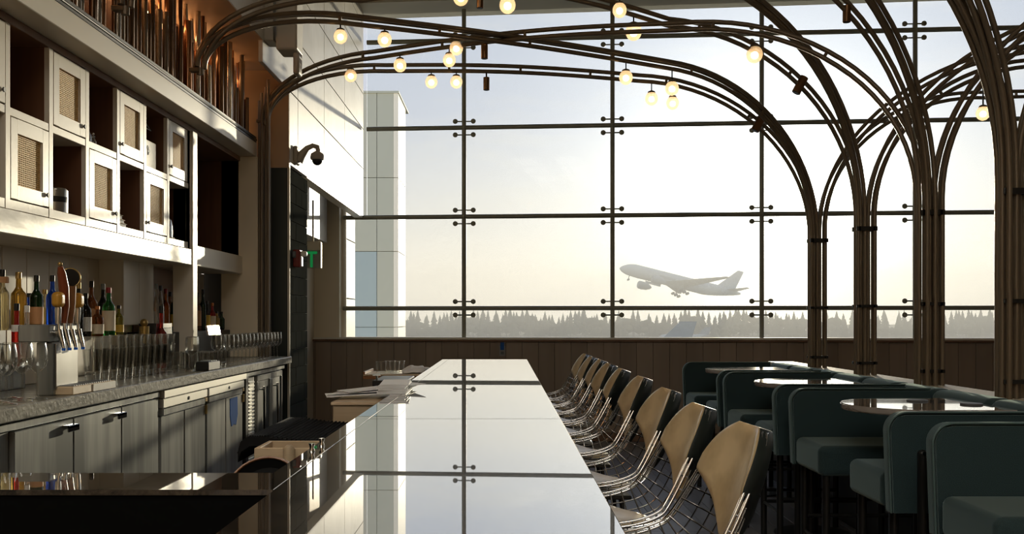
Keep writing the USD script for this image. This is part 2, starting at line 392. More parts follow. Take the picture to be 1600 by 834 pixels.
# glass wall: panes held by spider clamps on a grid of steel tubes
US = [-.461, 1.248, 2.924, 4.606, 6.295, 7.985]
ZS = [1.50, 2.56, 3.59, 4.60]
win = thing('window_1', 'tall glass curtain wall on steel tubes facing the airfield', None, kind='structure')
ue = [-1.62] + US + [9.7]; ze = [1.17] + ZS + [5.25]
for i in range(len(ue) - 1):
    for j in range(len(ze) - 1):
        u0 = -1.885 if (i == 0 and j < 2) else ue[i]
        part(win, 'pane', wb(u0 + .004, ue[i + 1] - .004, -.090, -.078, ze[j] + .004, ze[j + 1] - .004), 'pane_glass')
for u in US:
    part(win, 'mullion', wt(rod((u, 0, 1.16), (u, 0, 5.2), .0255, 14)), 'mullion_steel', smooth=40)
for j, z in enumerate(ZS):
    part(win, 'rail', wt(cat(rod((-1.885 if z < 2.6 else -1.60, 0, z), (9.7, 0, z), .0255, 14), bx(-1.885 if z < 2.6 else -1.60, 9.7, -.06, -.035, z - .012, z + .012))), 'mullion_steel', smooth=40)
for u in US[:5]:
    for z in ZS:
        ms = [rod((u - .10, -.035, z + s * .078), (u + .10, -.035, z + s * .078), .0075, 8) for s in (-1, 1)]
        ms += [rod((u, -.03, z - .085), (u, -.03, z + .085), .02, 10), sphere((u, .0, z), .034, 1)]
        cl = part(win, 'clamp', wt(cat(ms)), 'mullion_steel', smooth=40)
        for s in (-1, 1):
            for t in (-1, 1):
                part(cl, 'knob', wt(cat(rod((u + t * .105, -.076, z + s * .078), (u + t * .105, -.02, z + s * .078), .013, 10), sphere((u + t * .105, -.025, z + s * .078), .03, 1, (1, .5, 1)))), 'mullion_steel', smooth=40)
part(win, 'sill_frame', wb(-2.2, 9.7, -.16, .16, 1.138, 1.165, .004), 'exterior_white', label='pale metal window sill')

wf = thing('wall_front', 'dark brown plank wainscot below the glass wall', None, kind='structure')
part(wf, 'backing', wb(-2.35, 9.8, -.15, .155, 0, 1.125), 'groove_dark')
part(wf, 'cap_rail', wb(-2.35, 9.8, -.15, .205, 1.118, 1.142, .004), 'trim_wood')
for i in range(66):
    u = -2.35 + i * .184
    part(wf, 'plank', wb(u, u + .1815, .155, .176, .10, 1.117, .003), 'wainscot_wood')
part('/World', 'baseboard_front', wb(-2.35, 9.8, .15, .19, 0, .10, .003), 'trim_wood', kind='structure', label='wooden baseboard below the plank wainscot')
part('/World', 'wall_end', cat(wb(-2.40, -1.90, -.2, .12, 1.14, 2.92), wt(rod((-1.915, -.04, 1.14), (-1.915, -.04, 2.92), .06, 20))), 'column_paint', smooth=40, kind='structure', label='cream end wall with a rounded edge left of the glass')

# upper white panelled wall, its soffit and the recess behind the tiled pier
XW = -1.64
wl = thing('wall_left', 'white panelled upper wall with dark joints, lit by the sun', None, kind='structure')
part(wl, 'backing', cat(bx(-1.73, XW - .035, 7.66, 11.55, 2.57, 3.3), bx(-1.9, XW - .035, -2, 11.55, 3.30, 5.2)), 'groove_dark')
zr = [2.56, 3.127, 3.59, 4.0, 4.4, 4.8, 5.2]
yj = [11.63 - 1.16 * k + (0.0 if k else 0) - (.22 if k else 0) for k in range(12)]
for k in range(11):
    y1, y0 = yj[k], yj[k + 1]
    for j in range(6):
        z0, z1 = zr[j], zr[j + 1]; a = y0
        if j == 0:
            a = max(y0, 7.62)
            if y1 < 7.75: continue
        if j == 1 and y1 < 7.75: z0 = 3.28
        part(wl, 'panel', bx(XW - .03, XW, a + .004, y1 - .004, z0 + .004, z1 - .004, .002), 'white_panel')
part(wl, 'soffit', cat(bx(-2.10, XW - .002, -2, 7.62, 3.277, 3.305), bx(-2.10, XW - .002, 7.62, 7.66, 2.545, 3.305)), 'tan_warm_shade', label='soffit and end face over the pipe screen, warm shade put into their tan colour')
part(wl, 'recess_ceiling', bx(-2.4, XW - .05, 8.31, 11.6, 2.90, 2.95), 'cream_paint')
part(wl, 'lower_edge', bx(-1.74, XW - .002, 8.31, 11.6, 2.556, 2.575), 'cream_paint')
part(wl, 'pier_fascia', bx(-2.10, XW - .001, 7.61, 7.66, 2.536, 3.278), 'tan_warm_shade')  # tan holds the shade and orange glow of a cream face
part(wl, 'recess_wall', bx(-2.4, -2.2, 8.31, 11.6, 0, 2.95), 'cream_paint')
part(wl, 'bulkhead', bx(-2.2, -2.03, 8.31, 11.44, 2.25, 2.898, .004), 'white_panel', label='boxed white bulkhead in the recess')

pr = thing('wall_pier', 'dark glazed tile pier at the far end of the back bar', None, kind='structure')
part(pr, 'core', bx(-2.3, XW - .014, 7.63, 8.31, 0, 2.535), 'grout')
part(pr, 'end_face', bx(-1.775, XW - .012, 7.615, 7.63, 0, 2.535), 'green_black', label='plain dark green-black end face')
part(pr, 'edge_trim', bx(XW - .014, XW + .003, 7.612, 7.628, 0, 2.538), 'cream_steel', label='thin cream metal edge trim')
for r in range(18):
    z0 = r * .1425
    ys = [7.632, 7.86, 8.08, 8.31] if r % 2 == 0 else [7.632, 7.74, 7.97, 8.19, 8.31]
    for a, b in zip(ys[:-1], ys[1:]):
        part(pr, 'tile', bx(XW - .016, XW + rng.uniform(-.0015, .0012), a + .002, b - .002, z0 + .002, min(z0 + .1405, 2.534), .002), 'tile_black')

wk = thing('wall_back_bar', 'cream plank back wall of the bar behind the bottles', None, kind='structure')
part(wk, 'backing', bx(-2.6, -2.31, -5, 7.6, 0, CEIL), 'groove_dark')
for i in range(24):
    y = 2.19 + i * .2355
    if y < 7.4: part(wk, 'plank', bx(-2.31, -2.29, y, y + .232, 1.05, 1.72, .003), 'niche_panel')
part(wk, 'backsplash', bx(-2.29, -2.283, 5.57, 6.14, 1.10, 1.344, .001), 'steel')
bc = cat(bx(-2.29, -2.15, 5.63, 5.87, 1.345, 1.72, .002), bx(-2.29, -2.15, 5.874, 6.11, 1.345, 1.72, .002))
part('/World', 'trim_1', bc, 'cream_paint', kind='structure', label='boxed cream panel column between the two bottle niches')

# ------------------------------------------------------------------ the airfield outside
part('/World', 'ground', bx(-1500, 1500, 14, 1500, -8.2, -8), 'apron', kind='structure', label='pale concrete apron and grass of the airfield')
ext = thing('terminal_wing', 'pale panelled wing of the terminal outside the glass, left', 'building', loc=(-3, 20, -8))
part(ext, 'wall', bx(-6.0, -2.17, 20.01, 22.0, -8, 5.86), 'exterior_panel')
for j, (za, zb) in enumerate([(-8, 1.2), (1.21, 2.72), (2.73, 4.20), (4.21, 5.90)]):
    for k, (xa, xb) in enumerate([(-6.0, -3.99), (-3.98, -2.55), (-2.54, -2.21)]):
        part(ext, 'panel', bx(xa, xb, 19.97, 20.01, za, zb, .004), 'exterior_blue' if (j < 2 and k == 1) or (j == 1 and k == 0) else 'exterior_panel')
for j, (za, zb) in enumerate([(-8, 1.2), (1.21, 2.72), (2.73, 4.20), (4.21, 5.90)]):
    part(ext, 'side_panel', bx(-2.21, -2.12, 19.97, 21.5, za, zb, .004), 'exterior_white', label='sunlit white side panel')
part(ext, 'coping', bx(-6.0, -2.10, 19.94, 22.0, 5.90, 5.94), 'exterior_panel')
ew = thing('terminal_return_wall', 'low sunlit white outer wall just behind the left end of the glass', 'wall', loc=(-2.1, 12.2, -8))
for za, zb in ((-8, .9), (.91, 1.62), (1.63, 2.34), (2.35, 3.3)):
    part(ew, 'panel', bx(-2.15, -1.9, 11.98, 12.74, za, zb, .004), 'exterior_white')

def make_plane():
    r = thing('airliner', 'grey twin-engine airliner climbing steeply beyond the glass, wheels still down', 'airplane', local=True)
    prof = [(0, 0), (.55, .35), (1.25, 1.1), (1.95, 2.4), (2.6, 4.2), (2.98, 6.5), (3.1, 9), (3.1, 44), (2.75, 49), (2.1, 54), (1.25, 59), (.5, 62), (0, 62.4)]
    b = lathe(prof, 28); v = np.array(b.vertices); x = v[:, 2] - 30
    lift = np.where(v[:, 2] > 44, (v[:, 2] - 44) * .09, 0) - np.where(v[:, 2] < 6, (6 - v[:, 2]) * .10, 0)
    body = trimesh.Trimesh(np.stack([x, v[:, 0], v[:, 1] + lift], 1), b.faces, process=False)
    part(r, 'fuselage', body, 'plane_paint', smooth=40)
    def foil(root, tip, th, cr, ct):
        (x0, y0, z0), (x1, y1, z1) = root, tip
        pts = []
        for (X, Y, Z, c) in ((x0, y0, z0, cr), (x1, y1, z1, ct)):
            up = np.array([0, 0, 1]) if abs(y1 - y0) > abs(z1 - z0) else np.array([0, 1, 0])
            for t, h in ((0, 0), (.12, .45), (.4, .5), (.75, .25), (1, 0)):
                for s in (-1, 1): pts.append(np.array([X + c * t, Y, Z]) + up * s * h * th * c)
        return trimesh.convex.convex_hull(np.array(pts))
    for s in (-1, 1):
        part(r, 'wing', foil((-7, s * 2.2, -1.8), (11, s * 29, .9), .11, 12, 2.2), 'plane_grey' if s > 0 else 'plane_paint', smooth=30)
        part(r, 'tailplane', foil((23.5, s * .8, 1.7), (30, s * 10.5, 2.9), .09, 5.5, 1.8), 'plane_paint', smooth=30)
        e = lathe([(0, 0), (1.45, 0), (1.9, .5), (2.0, 2.2), (1.7, 4.6), (1.0, 6.2), (.3, 7.0), (0, 7.0)], 20)
        v = np.array(e.vertices)
        part(r, 'engine', cat(trimesh.Trimesh(np.stack([v[:, 2] - 16.5, v[:, 0] + s * 9.6, v[:, 1] - 3.9], 1), e.faces, process=False), bx(-13.0, -5.0, s * 9.45, s * 9.75, -2.4, -1.2, .1)), 'plane_grey', smooth=40)
        bog = [rod((1.5, s * 5.3, -2.2), (1.9, s * 5.3, -5.4), .28, 8), rod((.2, s * 5.3, -5.0), (3.6, s * 5.3, -5.8), .2, 8)]
        for k in range(3):
            for t in (-.7, .7): bog.append(rod((.3 + 1.55 * k, s * 5.3 + t - .25, -5.0 - .37 * k), (.3 + 1.55 * k, s * 5.3 + t + .25, -5.0 - .37 * k), .66, 12))
        part(r, 'landing_gear', cat(bog), 'plane_dark', smooth=40)
    part(r, 'landing_gear', cat(rod((-24.5, 0, -2.3), (-24.7, 0, -4.9), .2, 8), rod((-24.7, -.6, -4.9), (-24.7, .6, -4.9), .5, 12)), 'plane_dark', smooth=40, label='small nose wheel')
    part(r, 'fin', foil((19.5, 0, 2.8), (28.8, 0, 12.6), .09, 9.5, 3.2), 'plane_paint', smooth=30)
    return r
pl = make_plane()
pp = at(1060, 440, 475)
_x = UsdGeom.Xform(stage.GetPrimAtPath(pl)); _x.ClearXformOpOrder()
_x.AddTranslateOp(opSuffix='fly').Set(Gf.Vec3d(*pp)); _x.AddRotateXYZOp().Set(Gf.Vec3f(-6, 13.0, 11))

def parked(name, label, loc, scale, yaw):
    r = thing(name, label, 'airplane', local=True)
    b = lathe([(0, 0), (.5, .3), (1.1, 1.2), (1.5, 3), (1.6, 5), (1.6, 22), (1.2, 27), (.3, 32), (0, 32.2)], 20); v = np.array(b.vertices)
    lift = np.where(v[:, 2] > 22, (v[:, 2] - 22) * .1, 0)
    T = lambda m: trimesh.Trimesh(np.array(m.vertices) * scale, m.faces, process=False)
    part(r, 'fuselage', T(trimesh.Trimesh(np.stack([v[:, 2] - 16, v[:, 0], v[:, 1] + lift + 2.6], 1), b.faces, process=False)), 'plane_paint', smooth=40)
    part(r, 'fin', T(prism([(9.6, 3.6), (15.2, 9.0), (19.2, 9.0), (17.6, 3.8)], -.18, .18, 'y')), 'plane_grey')
    for s in (-1, 1):
        part(r, 'wing', T(trimesh.convex.convex_hull(np.array([(-4, s * 1.2, 1.9), (2, s * 1.2, 1.9), (4, s * 14, 2.9), (6, s * 14, 2.9), (-4, s * 1.2, 2.3), (2, s * 1.2, 2.3), (4, s * 14, 3.0), (6, s * 14, 3.0)]))), 'plane_grey')
        part(r, 'landing_gear', T(cat(rod((0, s * 2, 2), (0, s * 2, .5), .15, 8), rod((0, s * 2 - .25, .5), (0, s * 2 + .25, .5), .5, 12))), 'plane_dark', smooth=40)
    part(r, 'landing_gear', T(cat(rod((-13, 0, 2), (-13, 0, .4), .12, 8), rod((-13, -.25, .4), (-13, .25, .4), .4, 12))), 'plane_dark', smooth=40)
    move(r, loc, yaw)
    return r
q = at(1079, 500, 230)
parked('parked_airplane', 'parked airplane whose big grey tail fin pokes above the sill', (q[0] - 17, 230, -8), .96, 0)
q = at(1126, 512, 420)
parked('parked_airplane', 'distant parked airplane with a tiny grey tail fin, right of the larger fin', (q[0] - 16, 420, -8), .62, 0)
q = at(1245, 516, 120)
parked('parked_airplane', 'parked airplane showing only its rounded grey nose and roof near the tube columns', (q[0] + 12, 120, -8), 1.55, 0)

# low morning haze over the airfield
MAT['haze'] = usdkit.material(stage, '/World/Looks/haze', {'v': ('principled_volume', {'color': (.99, .955, .87), 'density': HAZE, 'anisotropy': .40})}, volume='v.volume')
hz = part('/World', 'haze', bx(-700, 1100, 60, 760, -7.9, 34), 'haze', kind='stuff', label='thin pale morning haze over the airfield', cat='haze')
# tree line
def make_tree(seed, hgt, mat, conifer=True):
    r = random.Random(seed); ms = []
    if conifer:
        n = 7
        for k in range(n):
            z0 = hgt * (.06 + .86 * k / n); R = hgt * .24 * (1 - k / n) ** .8 + .25; hh = hgt * .24
            a = np.arange(9) * 2 * np.pi / 9 + r.random() * 6
            ring = [(R * r.uniform(.65, 1.15) * math.cos(t), R * r.uniform(.65, 1.15) * math.sin(t), z0 + r.uniform(-.03, .03) * hgt) for t in a]
            v = np.array(ring + [(0, 0, z0 + hh), (0, 0, z0 + hh * .25)])
            f = [(i, (i + 1) % 9, 9) for i in range(9)] + [((i + 1) % 9, i, 10) for i in range(9)]
            ms.append(trimesh.Trimesh(v, np.array(f), process=False))
    else:
        for k in range(7):
            s = sphere((r.uniform(-.22, .22) * hgt, r.uniform(-.2, .2) * hgt, hgt * r.uniform(.4, .82)), hgt * r.uniform(.13, .2), 1, (1.1, 1.1, .9))
            v = np.array(s.vertices); s.vertices = v + (meshkit.noise(v * .9, seed)[:, None] - .5) * hgt * .07; ms.append(s)
    return cat(ms), rod((0, 0, 0), (0, 0, hgt * .6), hgt * .02, 6)
protos = []
TL = ['hazy pointed conifer in the tree line across the airfield', 'hazy slim conifer in the tree line across the airfield', 'hazy rounded broadleaf tree in the tree line across the airfield', 'hazy small bushy tree in the tree line across the airfield']
for i, (h, m, c) in enumerate(((12.5, 'tree_green', True), (10.5, 'tree_olive', True), (9.5, 'tree_olive', False), (7.5, 'tree_green', False))):
    t = thing('tree', TL[i], 'tree', local=True, group='trees across the airfield: ' + ('conifers', 'slim conifers', 'broadleaf', 'bushy')[i])
    cr, tr = make_tree(20 + i, h, m, c)
    part(t, 'crown', cr, m, smooth=False); part(t, 'trunk', tr, 'tree_bark')
    protos.append(t)
tr_ = random.Random(5); first = [True] * 4; kx = 0
for row, Y in enumerate((498, 512, 530)):
    X = -60.0
    while X < 285:
        k = tr_.choices(range(4), (4, 3, 3, 2) if row < 2 else (5, 3, 1, 0))[0]
        loc = (X, Y + tr_.uniform(-5, 5), -8.2 + 1.3 * math.sin(X * .055 + row) + .9 * math.sin(X * .21) + tr_.uniform(-1.4, .9) + (1.2 if row == 2 else 0))
        if first[k]: move(protos[k], loc); first[k] = False
        else: copy(protos[k], None, loc, tr_.uniform(0, 360))
        X += tr_.uniform(2.4, 5.2) * (1.0 if row else .9)

# ------------------------------------------------------------------ the bar
ZB = 1.07
bar = thing('bar_counter', 'long bar with a mirror-polished dark stone top reflecting the windows', 'bar counter', loc=(-.12, 4.4, 0))
XL, XO, XR = -.4236, -.469, .1798
part(bar, 'top', bx(XL, XR, -.2, 3.118, ZB - .04, ZB, .0025), 'bar_stone', label='near slab of the polished stone top')
part(bar, 'top', bx(XL, XR, 3.121, 7.65, ZB - .04, ZB, .0025), 'bar_stone', label='far slab of the polished stone top')
part(bar, 'edge_strip', prism([(XO, 2.03), (XL - .001, 1.832), (XL - .001, 7.65), (XO, 7.65)], ZB - .04, ZB, 'z'), 'bar_stone', label='narrow polished stone strip on the bartender side')
part(bar, 'return_top', prism([(-1.30, 1.828), (XL - .001, 1.828), (XO - .001, 2.028), (-1.30, 2.028)], ZB - .010, ZB, 'z'), 'bar_stone', label='short return of polished stone turning left')
part(bar, 'return_panel', bx(-1.30, XL - .0015, 1.832, 2.02, 0, ZB - .0105), 'black_laminate')
part(bar, 'front_panel', bx(-.40, .0, -.15, 7.58, .1, ZB - .041), 'black_laminate')
part(bar, 'kick_board', bx(-.38, -.03, -.1, 7.55, 0, .1), 'black_paint')
part(bar, 'foot_rail', cat([rod((.10, -.1, .22), (.10, 7.5, .22), .019, 10)] + [rod((.0, y, .22), (.10, y, .22), .01, 6) for y in (.6, 2.2, 3.8, 5.4, 7.0)]), 'steel', smooth=40)
# bartender's side: work bench below the bar
und = thing('bar_worktop', 'stainless work bench with sinks hidden behind the bar', 'work bench', loc=(-.75, 4.6, 0))
part(und, 'worktop', bx(-.80, -.475, 2.10, 7.4, .80, .83, .004), 'brushed_steel')
part(und, 'cabinet', bx(-.76, -.478, 2.12, 7.38, .12, .80), 'black_paint')
for y in (2.2, 4.7, 7.25):
    part(und, 'leg', rod((-.74, y, 0), (-.74, y, .12), .02, 8), 'steel')

# ------------------------------------------------------------------ back bar: counter, coolers, upper cabinets
ZC = 1.097
cnt = thing('back_counter', 'thick grey speckled concrete counter along the back bar', 'counter', loc=(-1.95, 4.6, 1.045))
part(cnt, 'slab', bx(-2.29, -1.60, 1.0, 7.52, 1.047, ZC, .004), 'concrete')

XF = -1.635
def cooler(label, y0, y1, doors, kind):
    t = thing('bar_cooler', label, 'cooler', loc=(-1.9, (y0 + y1) / 2, 0))
    top = 1.012
    part(t, 'cabinet', bx(-2.25, XF - .024, y0, y1, .10, 1.045), 'black_paint')
    part(t, 'kick_plate', bx(-2.22, XF - .06, y0 + .02, y1 - .02, 0, .10), 'black_paint')
    if kind == 'plain':
        part(t, 'header', bx(XF - .024, XF + .004, y0, y1, 1.012, 1.036, .002), 'brushed_steel')
        for k, (a, b) in enumerate(doors):
            d = part(t, 'door', bx(XF - .023, XF, a + .004, b - .004, .13, 1.005, .003), 'brushed_steel')
            if k < 2:
                part(d, 'handle', cat(bx(XF, XF + .028, b - .10, b - .012, .975, .987, .002), bx(XF + .02, XF + .028, b - .10, b - .012, .962, .987, .002)), 'chrome')
        v = part(t, 'vent', bx(XF - .03, XF - .018, y0, doors[0][0] - .004, .13, 1.005), 'brushed_steel')
        for k in range(15):
            part(v, 'louver', bx(XF - .019, XF - .004, y0 + .012, doors[0][0] - .016, .55 + k * .021, .561 + k * .021, .002), 'steel')
    elif kind == 'panel':
        part(t, 'header', bx(XF - .024, XF + .018, y0 + .02, y1, 1.003, 1.040, .002), 'white_steel', label='bright white metal header strip')
        for k, (a, b) in enumerate(doors):
            d = part(t, 'door', bx(XF - .023, XF, a + .005, b - .005, .13, .915, .003), 'brushed_steel')
            part(d, 'top_rail', bx(XF - .023, XF + .012, a + .005, b - .005, .955, .999, .003), 'white_steel')
            part(d, 'pull', prism([(XF - .02, .954), (XF + .013, .950), (XF + .013, .922), (XF + .010, .918), (XF - .02, .918)], a + .006, b - .05, 'y'), 'brushed_steel')
            m = (a + b) / 2
            part(d, 'seam', bx(XF - .003, XF + .003, m - .003, m + .003, .13, .917), 'steel')
            part(d, 'lock', rod((XF + .008, m + .03, .975), (XF + .016, m + .03, .975), .009, 10), 'black_paint')
            part(d, 'hinge', bx(XF - .02, XF + .014, b - .045, b - .006, .93, .952, .002), 'cap_gold')
            part(d, 'hinge', bx(XF - .02, XF + .010, b - .004, b + .008, .86, .91, .002), 'cap_gold')
    else:
        part(t, 'header', bx(XF - .024, XF + .006, y0, y1, 1.012, 1.036, .002), 'brushed_steel')
        part(t, 'grille', cat([bx(XF - .02, XF - .004, y0 + .09, y0 + .24, .13, .20)] + [bx(XF - .006, XF + .002, y0 + .10, y0 + .23, .21 + k * .0235, .2215 + k * .0235) for k in range(33)] + [bx(XF - .02, XF - .006, y0 + .08, y0 + .25, .13, 1.0)]), 'white_steel', kind='stuff', label='slotted white vent grille')
        part(t, 'side_trim', bx(XF - .02, XF + .002, y0 + .01, y0 + .07, .13, 1.03), 'black_paint')
        for a, b in doors:
            d = part(t, 'door', bx(XF - .022, XF - .008, a + .006, b - .006, .13, 1.003), 'green_black', label='dark glass cooler door')
            for zz in (.13, .963): part(d, 'frame', bx(XF - .022, XF, a + .004, b - .004, zz, zz + .04, .003), 'brushed_steel')
            for yy in (a + .004, b - .034): part(d, 'frame', bx(XF - .022, XF, yy, yy + .03, .17, .963, .003), 'brushed_steel')
            part(d, 'handle', cat(rod((XF + .03, a + .055, .50), (XF + .03, a + .055, .93), .009, 8), rod((XF, a + .055, .52), (XF + .03, a + .055, .52), .007, 6), rod((XF, a + .055, .91), (XF + .03, a + .055, .91), .007, 6)), 'chrome', smooth=40)
    return t
Yp = lambda px, X: -X * F / (CX - px) * 1.0
yc = lambda px: 1.635 * F / (CX - px)
cooler('brushed steel three-door bar cooler with side louvers, nearest the camera', 2.9, yc(248), [(yc(22), yc(115)), (yc(115), yc(190)), (yc(190), yc(248))], 'plain')
c2 = cooler('steel bar cooler with bright white tops and a strip of blue tape on its door', yc(249), yc(381), [(yc(251), yc(321)), (yc(323), yc(379))], 'panel')
part(c2, 'tape', cat(prism([(yc(359), .905), (yc(370.5), .905), (yc(371), .80), (yc(368.5), .735), (yc(365), .745), (yc(361.5), .735), (yc(359.3), .80)], XF, XF + .0025, 'x')), 'tape_blue', label='torn strip of blue tape')
cooler('dark glass-door bar cooler with slotted vent grille beside the tiled pier', yc(383), 7.40, [(yc(402), yc(424)), (yc(424), 7.36)], 'glass')

# upper built-in shelving with rattan doors
XA = -1.96
YN = [3.932 + .376 * k for k in range(-4, 7)]
Z0, Z1, Z2, Z3 = 1.858, 2.19, 2.224, 2.552
cab = thing('wall_shelving', 'long white built-in shelving of dark open bays and rattan doors over the bottles', 'shelving', loc=(-2.1, 5.0, 1.715))
part(cab, 'back_panel', bx(-2.29, -2.275, 2.3, 7.45, 1.72, 2.6), 'dark_wood', label='dark wood back panel')
part(cab, 'shelf_board', bx(-2.28, XA + .022, 2.3, 6.18, 1.715, 1.815, .004), 'rough_paint', label='thick roughly painted bottom board')
part(cab, 'shelf_board', bx(-2.28, XA + .018, 6.29, 7.40, 1.715, 1.846, .004), 'cream_paint')
part(cab, 'bottom_rail', bx(-2.28, XA, 2.3, 6.18, 1.818, Z0, .002), 'cream_paint')
part(cab, 'middle_rail', bx(-2.28, XA, 2.3, 6.19, Z1, Z2, .002), 'cream_paint')
part(cab, 'top_rail', bx(-2.28, XA + .002, 2.3, 7.42, Z3, 2.587, .002), 'trim_wood', label='brown wood strip under the beam')
for k, y in enumerate(YN):
    wdt = .045 if k == 10 else .02
    yy = y + (.052 if k == 10 else 0)
    part(cab, 'divider', bx(-2.275, XA - .02, yy - wdt, yy + wdt, 1.815, Z3), 'dark_wood')
    part(cab, 'stile', bx(XA - .0215, XA + (.006 if k == 10 else .0015), yy - wdt, yy + wdt, 1.816, Z3, .002), 'cream_paint')
part(cab, 'post', bx(XA - .10, XA + .026, 6.195, 6.285, ZC, 2.552, .003), 'cream_paint', label='white post running down to the counter')
part(cab, 'side_panel', bx(-2.275, XA - .01, 7.395, 7.42, 1.84, 2.56), 'dark_wood')
part(cab, 'inner_panel', bx(-2.274, -2.262, 6.3, 6.85, 1.85, 2.55), 'green_black', label='green-black panel in the large open bay')
part(cab, 'under_cabinet_panel', bx(-2.288, -2.276, 6.12, 7.42, 1.10, 1.715), 'trim_wood')
def rattan_door(k, row, knob):
    y0, y1 = YN[k] + .022, YN[k + 1] - .022
    z0, z1 = (Z0 + .004, Z1 - .003) if row == 0 else (Z2 + .004, Z3 - .004)
    fw, xf = .058, XA + .002
    st = [bx(xf - .022, xf, y0, y0 + fw, z0, z1, .002), bx(xf - .022, xf, y1 - fw, y1, z0, z1, .002),
          bx(xf - .022, xf - .0003, y0 + fw - .001, y1 - fw + .001, z0, z0 + fw, .0), bx(xf - .022, xf - .0003, y0 + fw - .001, y1 - fw + .001, z1 - fw, z1, .0)]
    d = part(cab, 'door', cat(st), 'cream_paint')
    part(d, 'backing', bx(xf - .022, xf - .0185, y0 + fw, y1 - fw, z0 + fw, z1 - fw), 'added_cane_backing')  # dark sheet added behind the cane to darken its gaps
    a, b, c, e = y0 + fw, y1 - fw, z0 + fw, z1 - fw
    ms = []
    n = 24; dz = (e - c) / n
    m = 12; dy = (b - a) / m
    for i in range(n):
        zc = c + (i + .5) * dz
        ys = np.linspace(a, b, 2 * m + 1)
        ms.append(tube(np.stack([np.full_like(ys, xf - .012) + .0005 * np.cos((np.arange(len(ys)) + 2 * (i % 2)) * math.pi / 2), ys, np.full_like(ys, zc)], 1), dz * .39, 5))
    for i in range(m):
        ms.append(rod((xf - .0128, a + (i + .5) * dy, c), (xf - .0128, a + (i + .5) * dy, e), .0026, 5))
    cane = cat(ms); cv = np.array(cane.vertices); cv[:, 0] = xf - .012 + (cv[:, 0] - (xf - .012)) * .4
    part(d, 'cane_panel', trimesh.Trimesh(cv, cane.faces, process=False), 'rattan', smooth=60, label='woven rattan panel')
    ky = y1 - .022 if knob else y0 + .022
    part(d, 'knob', cat(rod((xf, ky, z0 + .05), (xf + .005, ky, z0 + .05), .005, 8), rod((xf + .004, ky, z0 + .05), (xf + .010, ky, z0 + .05), .010, 12)), 'plane_dark', smooth=40)
# bay k runs between dividers YN[k] and YN[k+1]; YN[4] = 3.932
for k, row, kn in ((3, 1, 1), (5, 1, 1), (7, 1, 0), (9, 1, 0), (4, 0, 1), (6, 0, 1), (8, 0, 0), (2, 0, 1), (1, 1, 1)):
    rattan_door(k, row, kn)

bm = thing('ceiling_beam', 'long cream beam over the shelving carrying the pipe screen', 'beam', loc=(-1.95, 4.5, 2.587), kind='structure')
part(bm, 'face', bx(-2.29, -1.84, 1.5, 7.42, 2.588, 2.69, .003), 'cream_paint')
part(bm, 'trim', bx(-2.1, -1.843, 1.5, 7.42, 2.691, 2.736, .003), 'black_steel', label='black steel channel on the beam')
part(bm, 'trim_rod', rod((-1.842, 1.5, 2.712), (-1.842, 7.42, 2.712), .006, 8), 'black_steel', smooth=40)
part('/World', 'trim_2', bx(-2.1, -1.828, 7.395, 7.43, ZC + .001, 2.587, .003), 'column_paint', kind='structure', label='tan pilaster at the far end of the shelving')

# screen of hanging and standing pipes above the beam
scr = thing('pipe_screen', 'wall screen of vertical bronze, copper and steel pipes of uneven lengths above the beam', 'pipe screen', loc=(-1.95, 4.6, 2.737))
part(scr, 'backing', bx(-2.12, -2.10, 1.5, 7.42, 2.737, 3.276), 'dark_wood')
part(scr, 'light_strip', bx(-2.085, -2.06, 1.7, 7.40, 3.15, 3.162), 'uplight', label='unseen warm orange light strip behind the pipes, lighting the soffit')  # unseen source of the warm glow on the soffit
y = 3.2; rr = random.Random(11)
while y < 7.40:
    r = rr.choice((.012, .014, .016, .018, .024))
    x = -1.885 + rr.choice((0, 0, -.035, -.06))
    m = rr.choices(('pipe_bronze', 'pipe_copper', 'pipe_steel', 'bronze'), (6, 1, 2, 3))[0]
    if y > 6.9: zt = rr.uniform(2.95, 3.08)
    else: zt = rr.uniform(2.98, 3.19)
    if rr.random() < .35: zt = 3.275
    part(scr, 'pipe', rod((x, y, 2.737), (x, y, zt), r, 12), m, smooth=40)
    if rr.random() < .55 and zt < 3.1:
        r2 = r * rr.choice((.6, .8))
        part(scr, 'pipe', rod((x - .028, y + rr.uniform(-.02, .02), zt - rr.uniform(.0, .12)), (x - .028, y + rr.uniform(-.02, .02), 3.276), r2, 10), rr.choice(('pipe_copper', 'pipe_bronze', 'pipe_steel')), smooth=40)
    y += r * 2 + rr.choice((.004, .01, .02, .03)) * (1 if y < 6 else 1.3)
for k in range(4):
    part(scr, 'pipe', rod((-1.815 + .024 * k, 7.395 - .03 * (k % 2), ZC), (-1.815 + .024 * k, 7.395 - .03 * (k % 2), 3.0 + .05 * k), .011, 12), 'bronze', smooth=40)

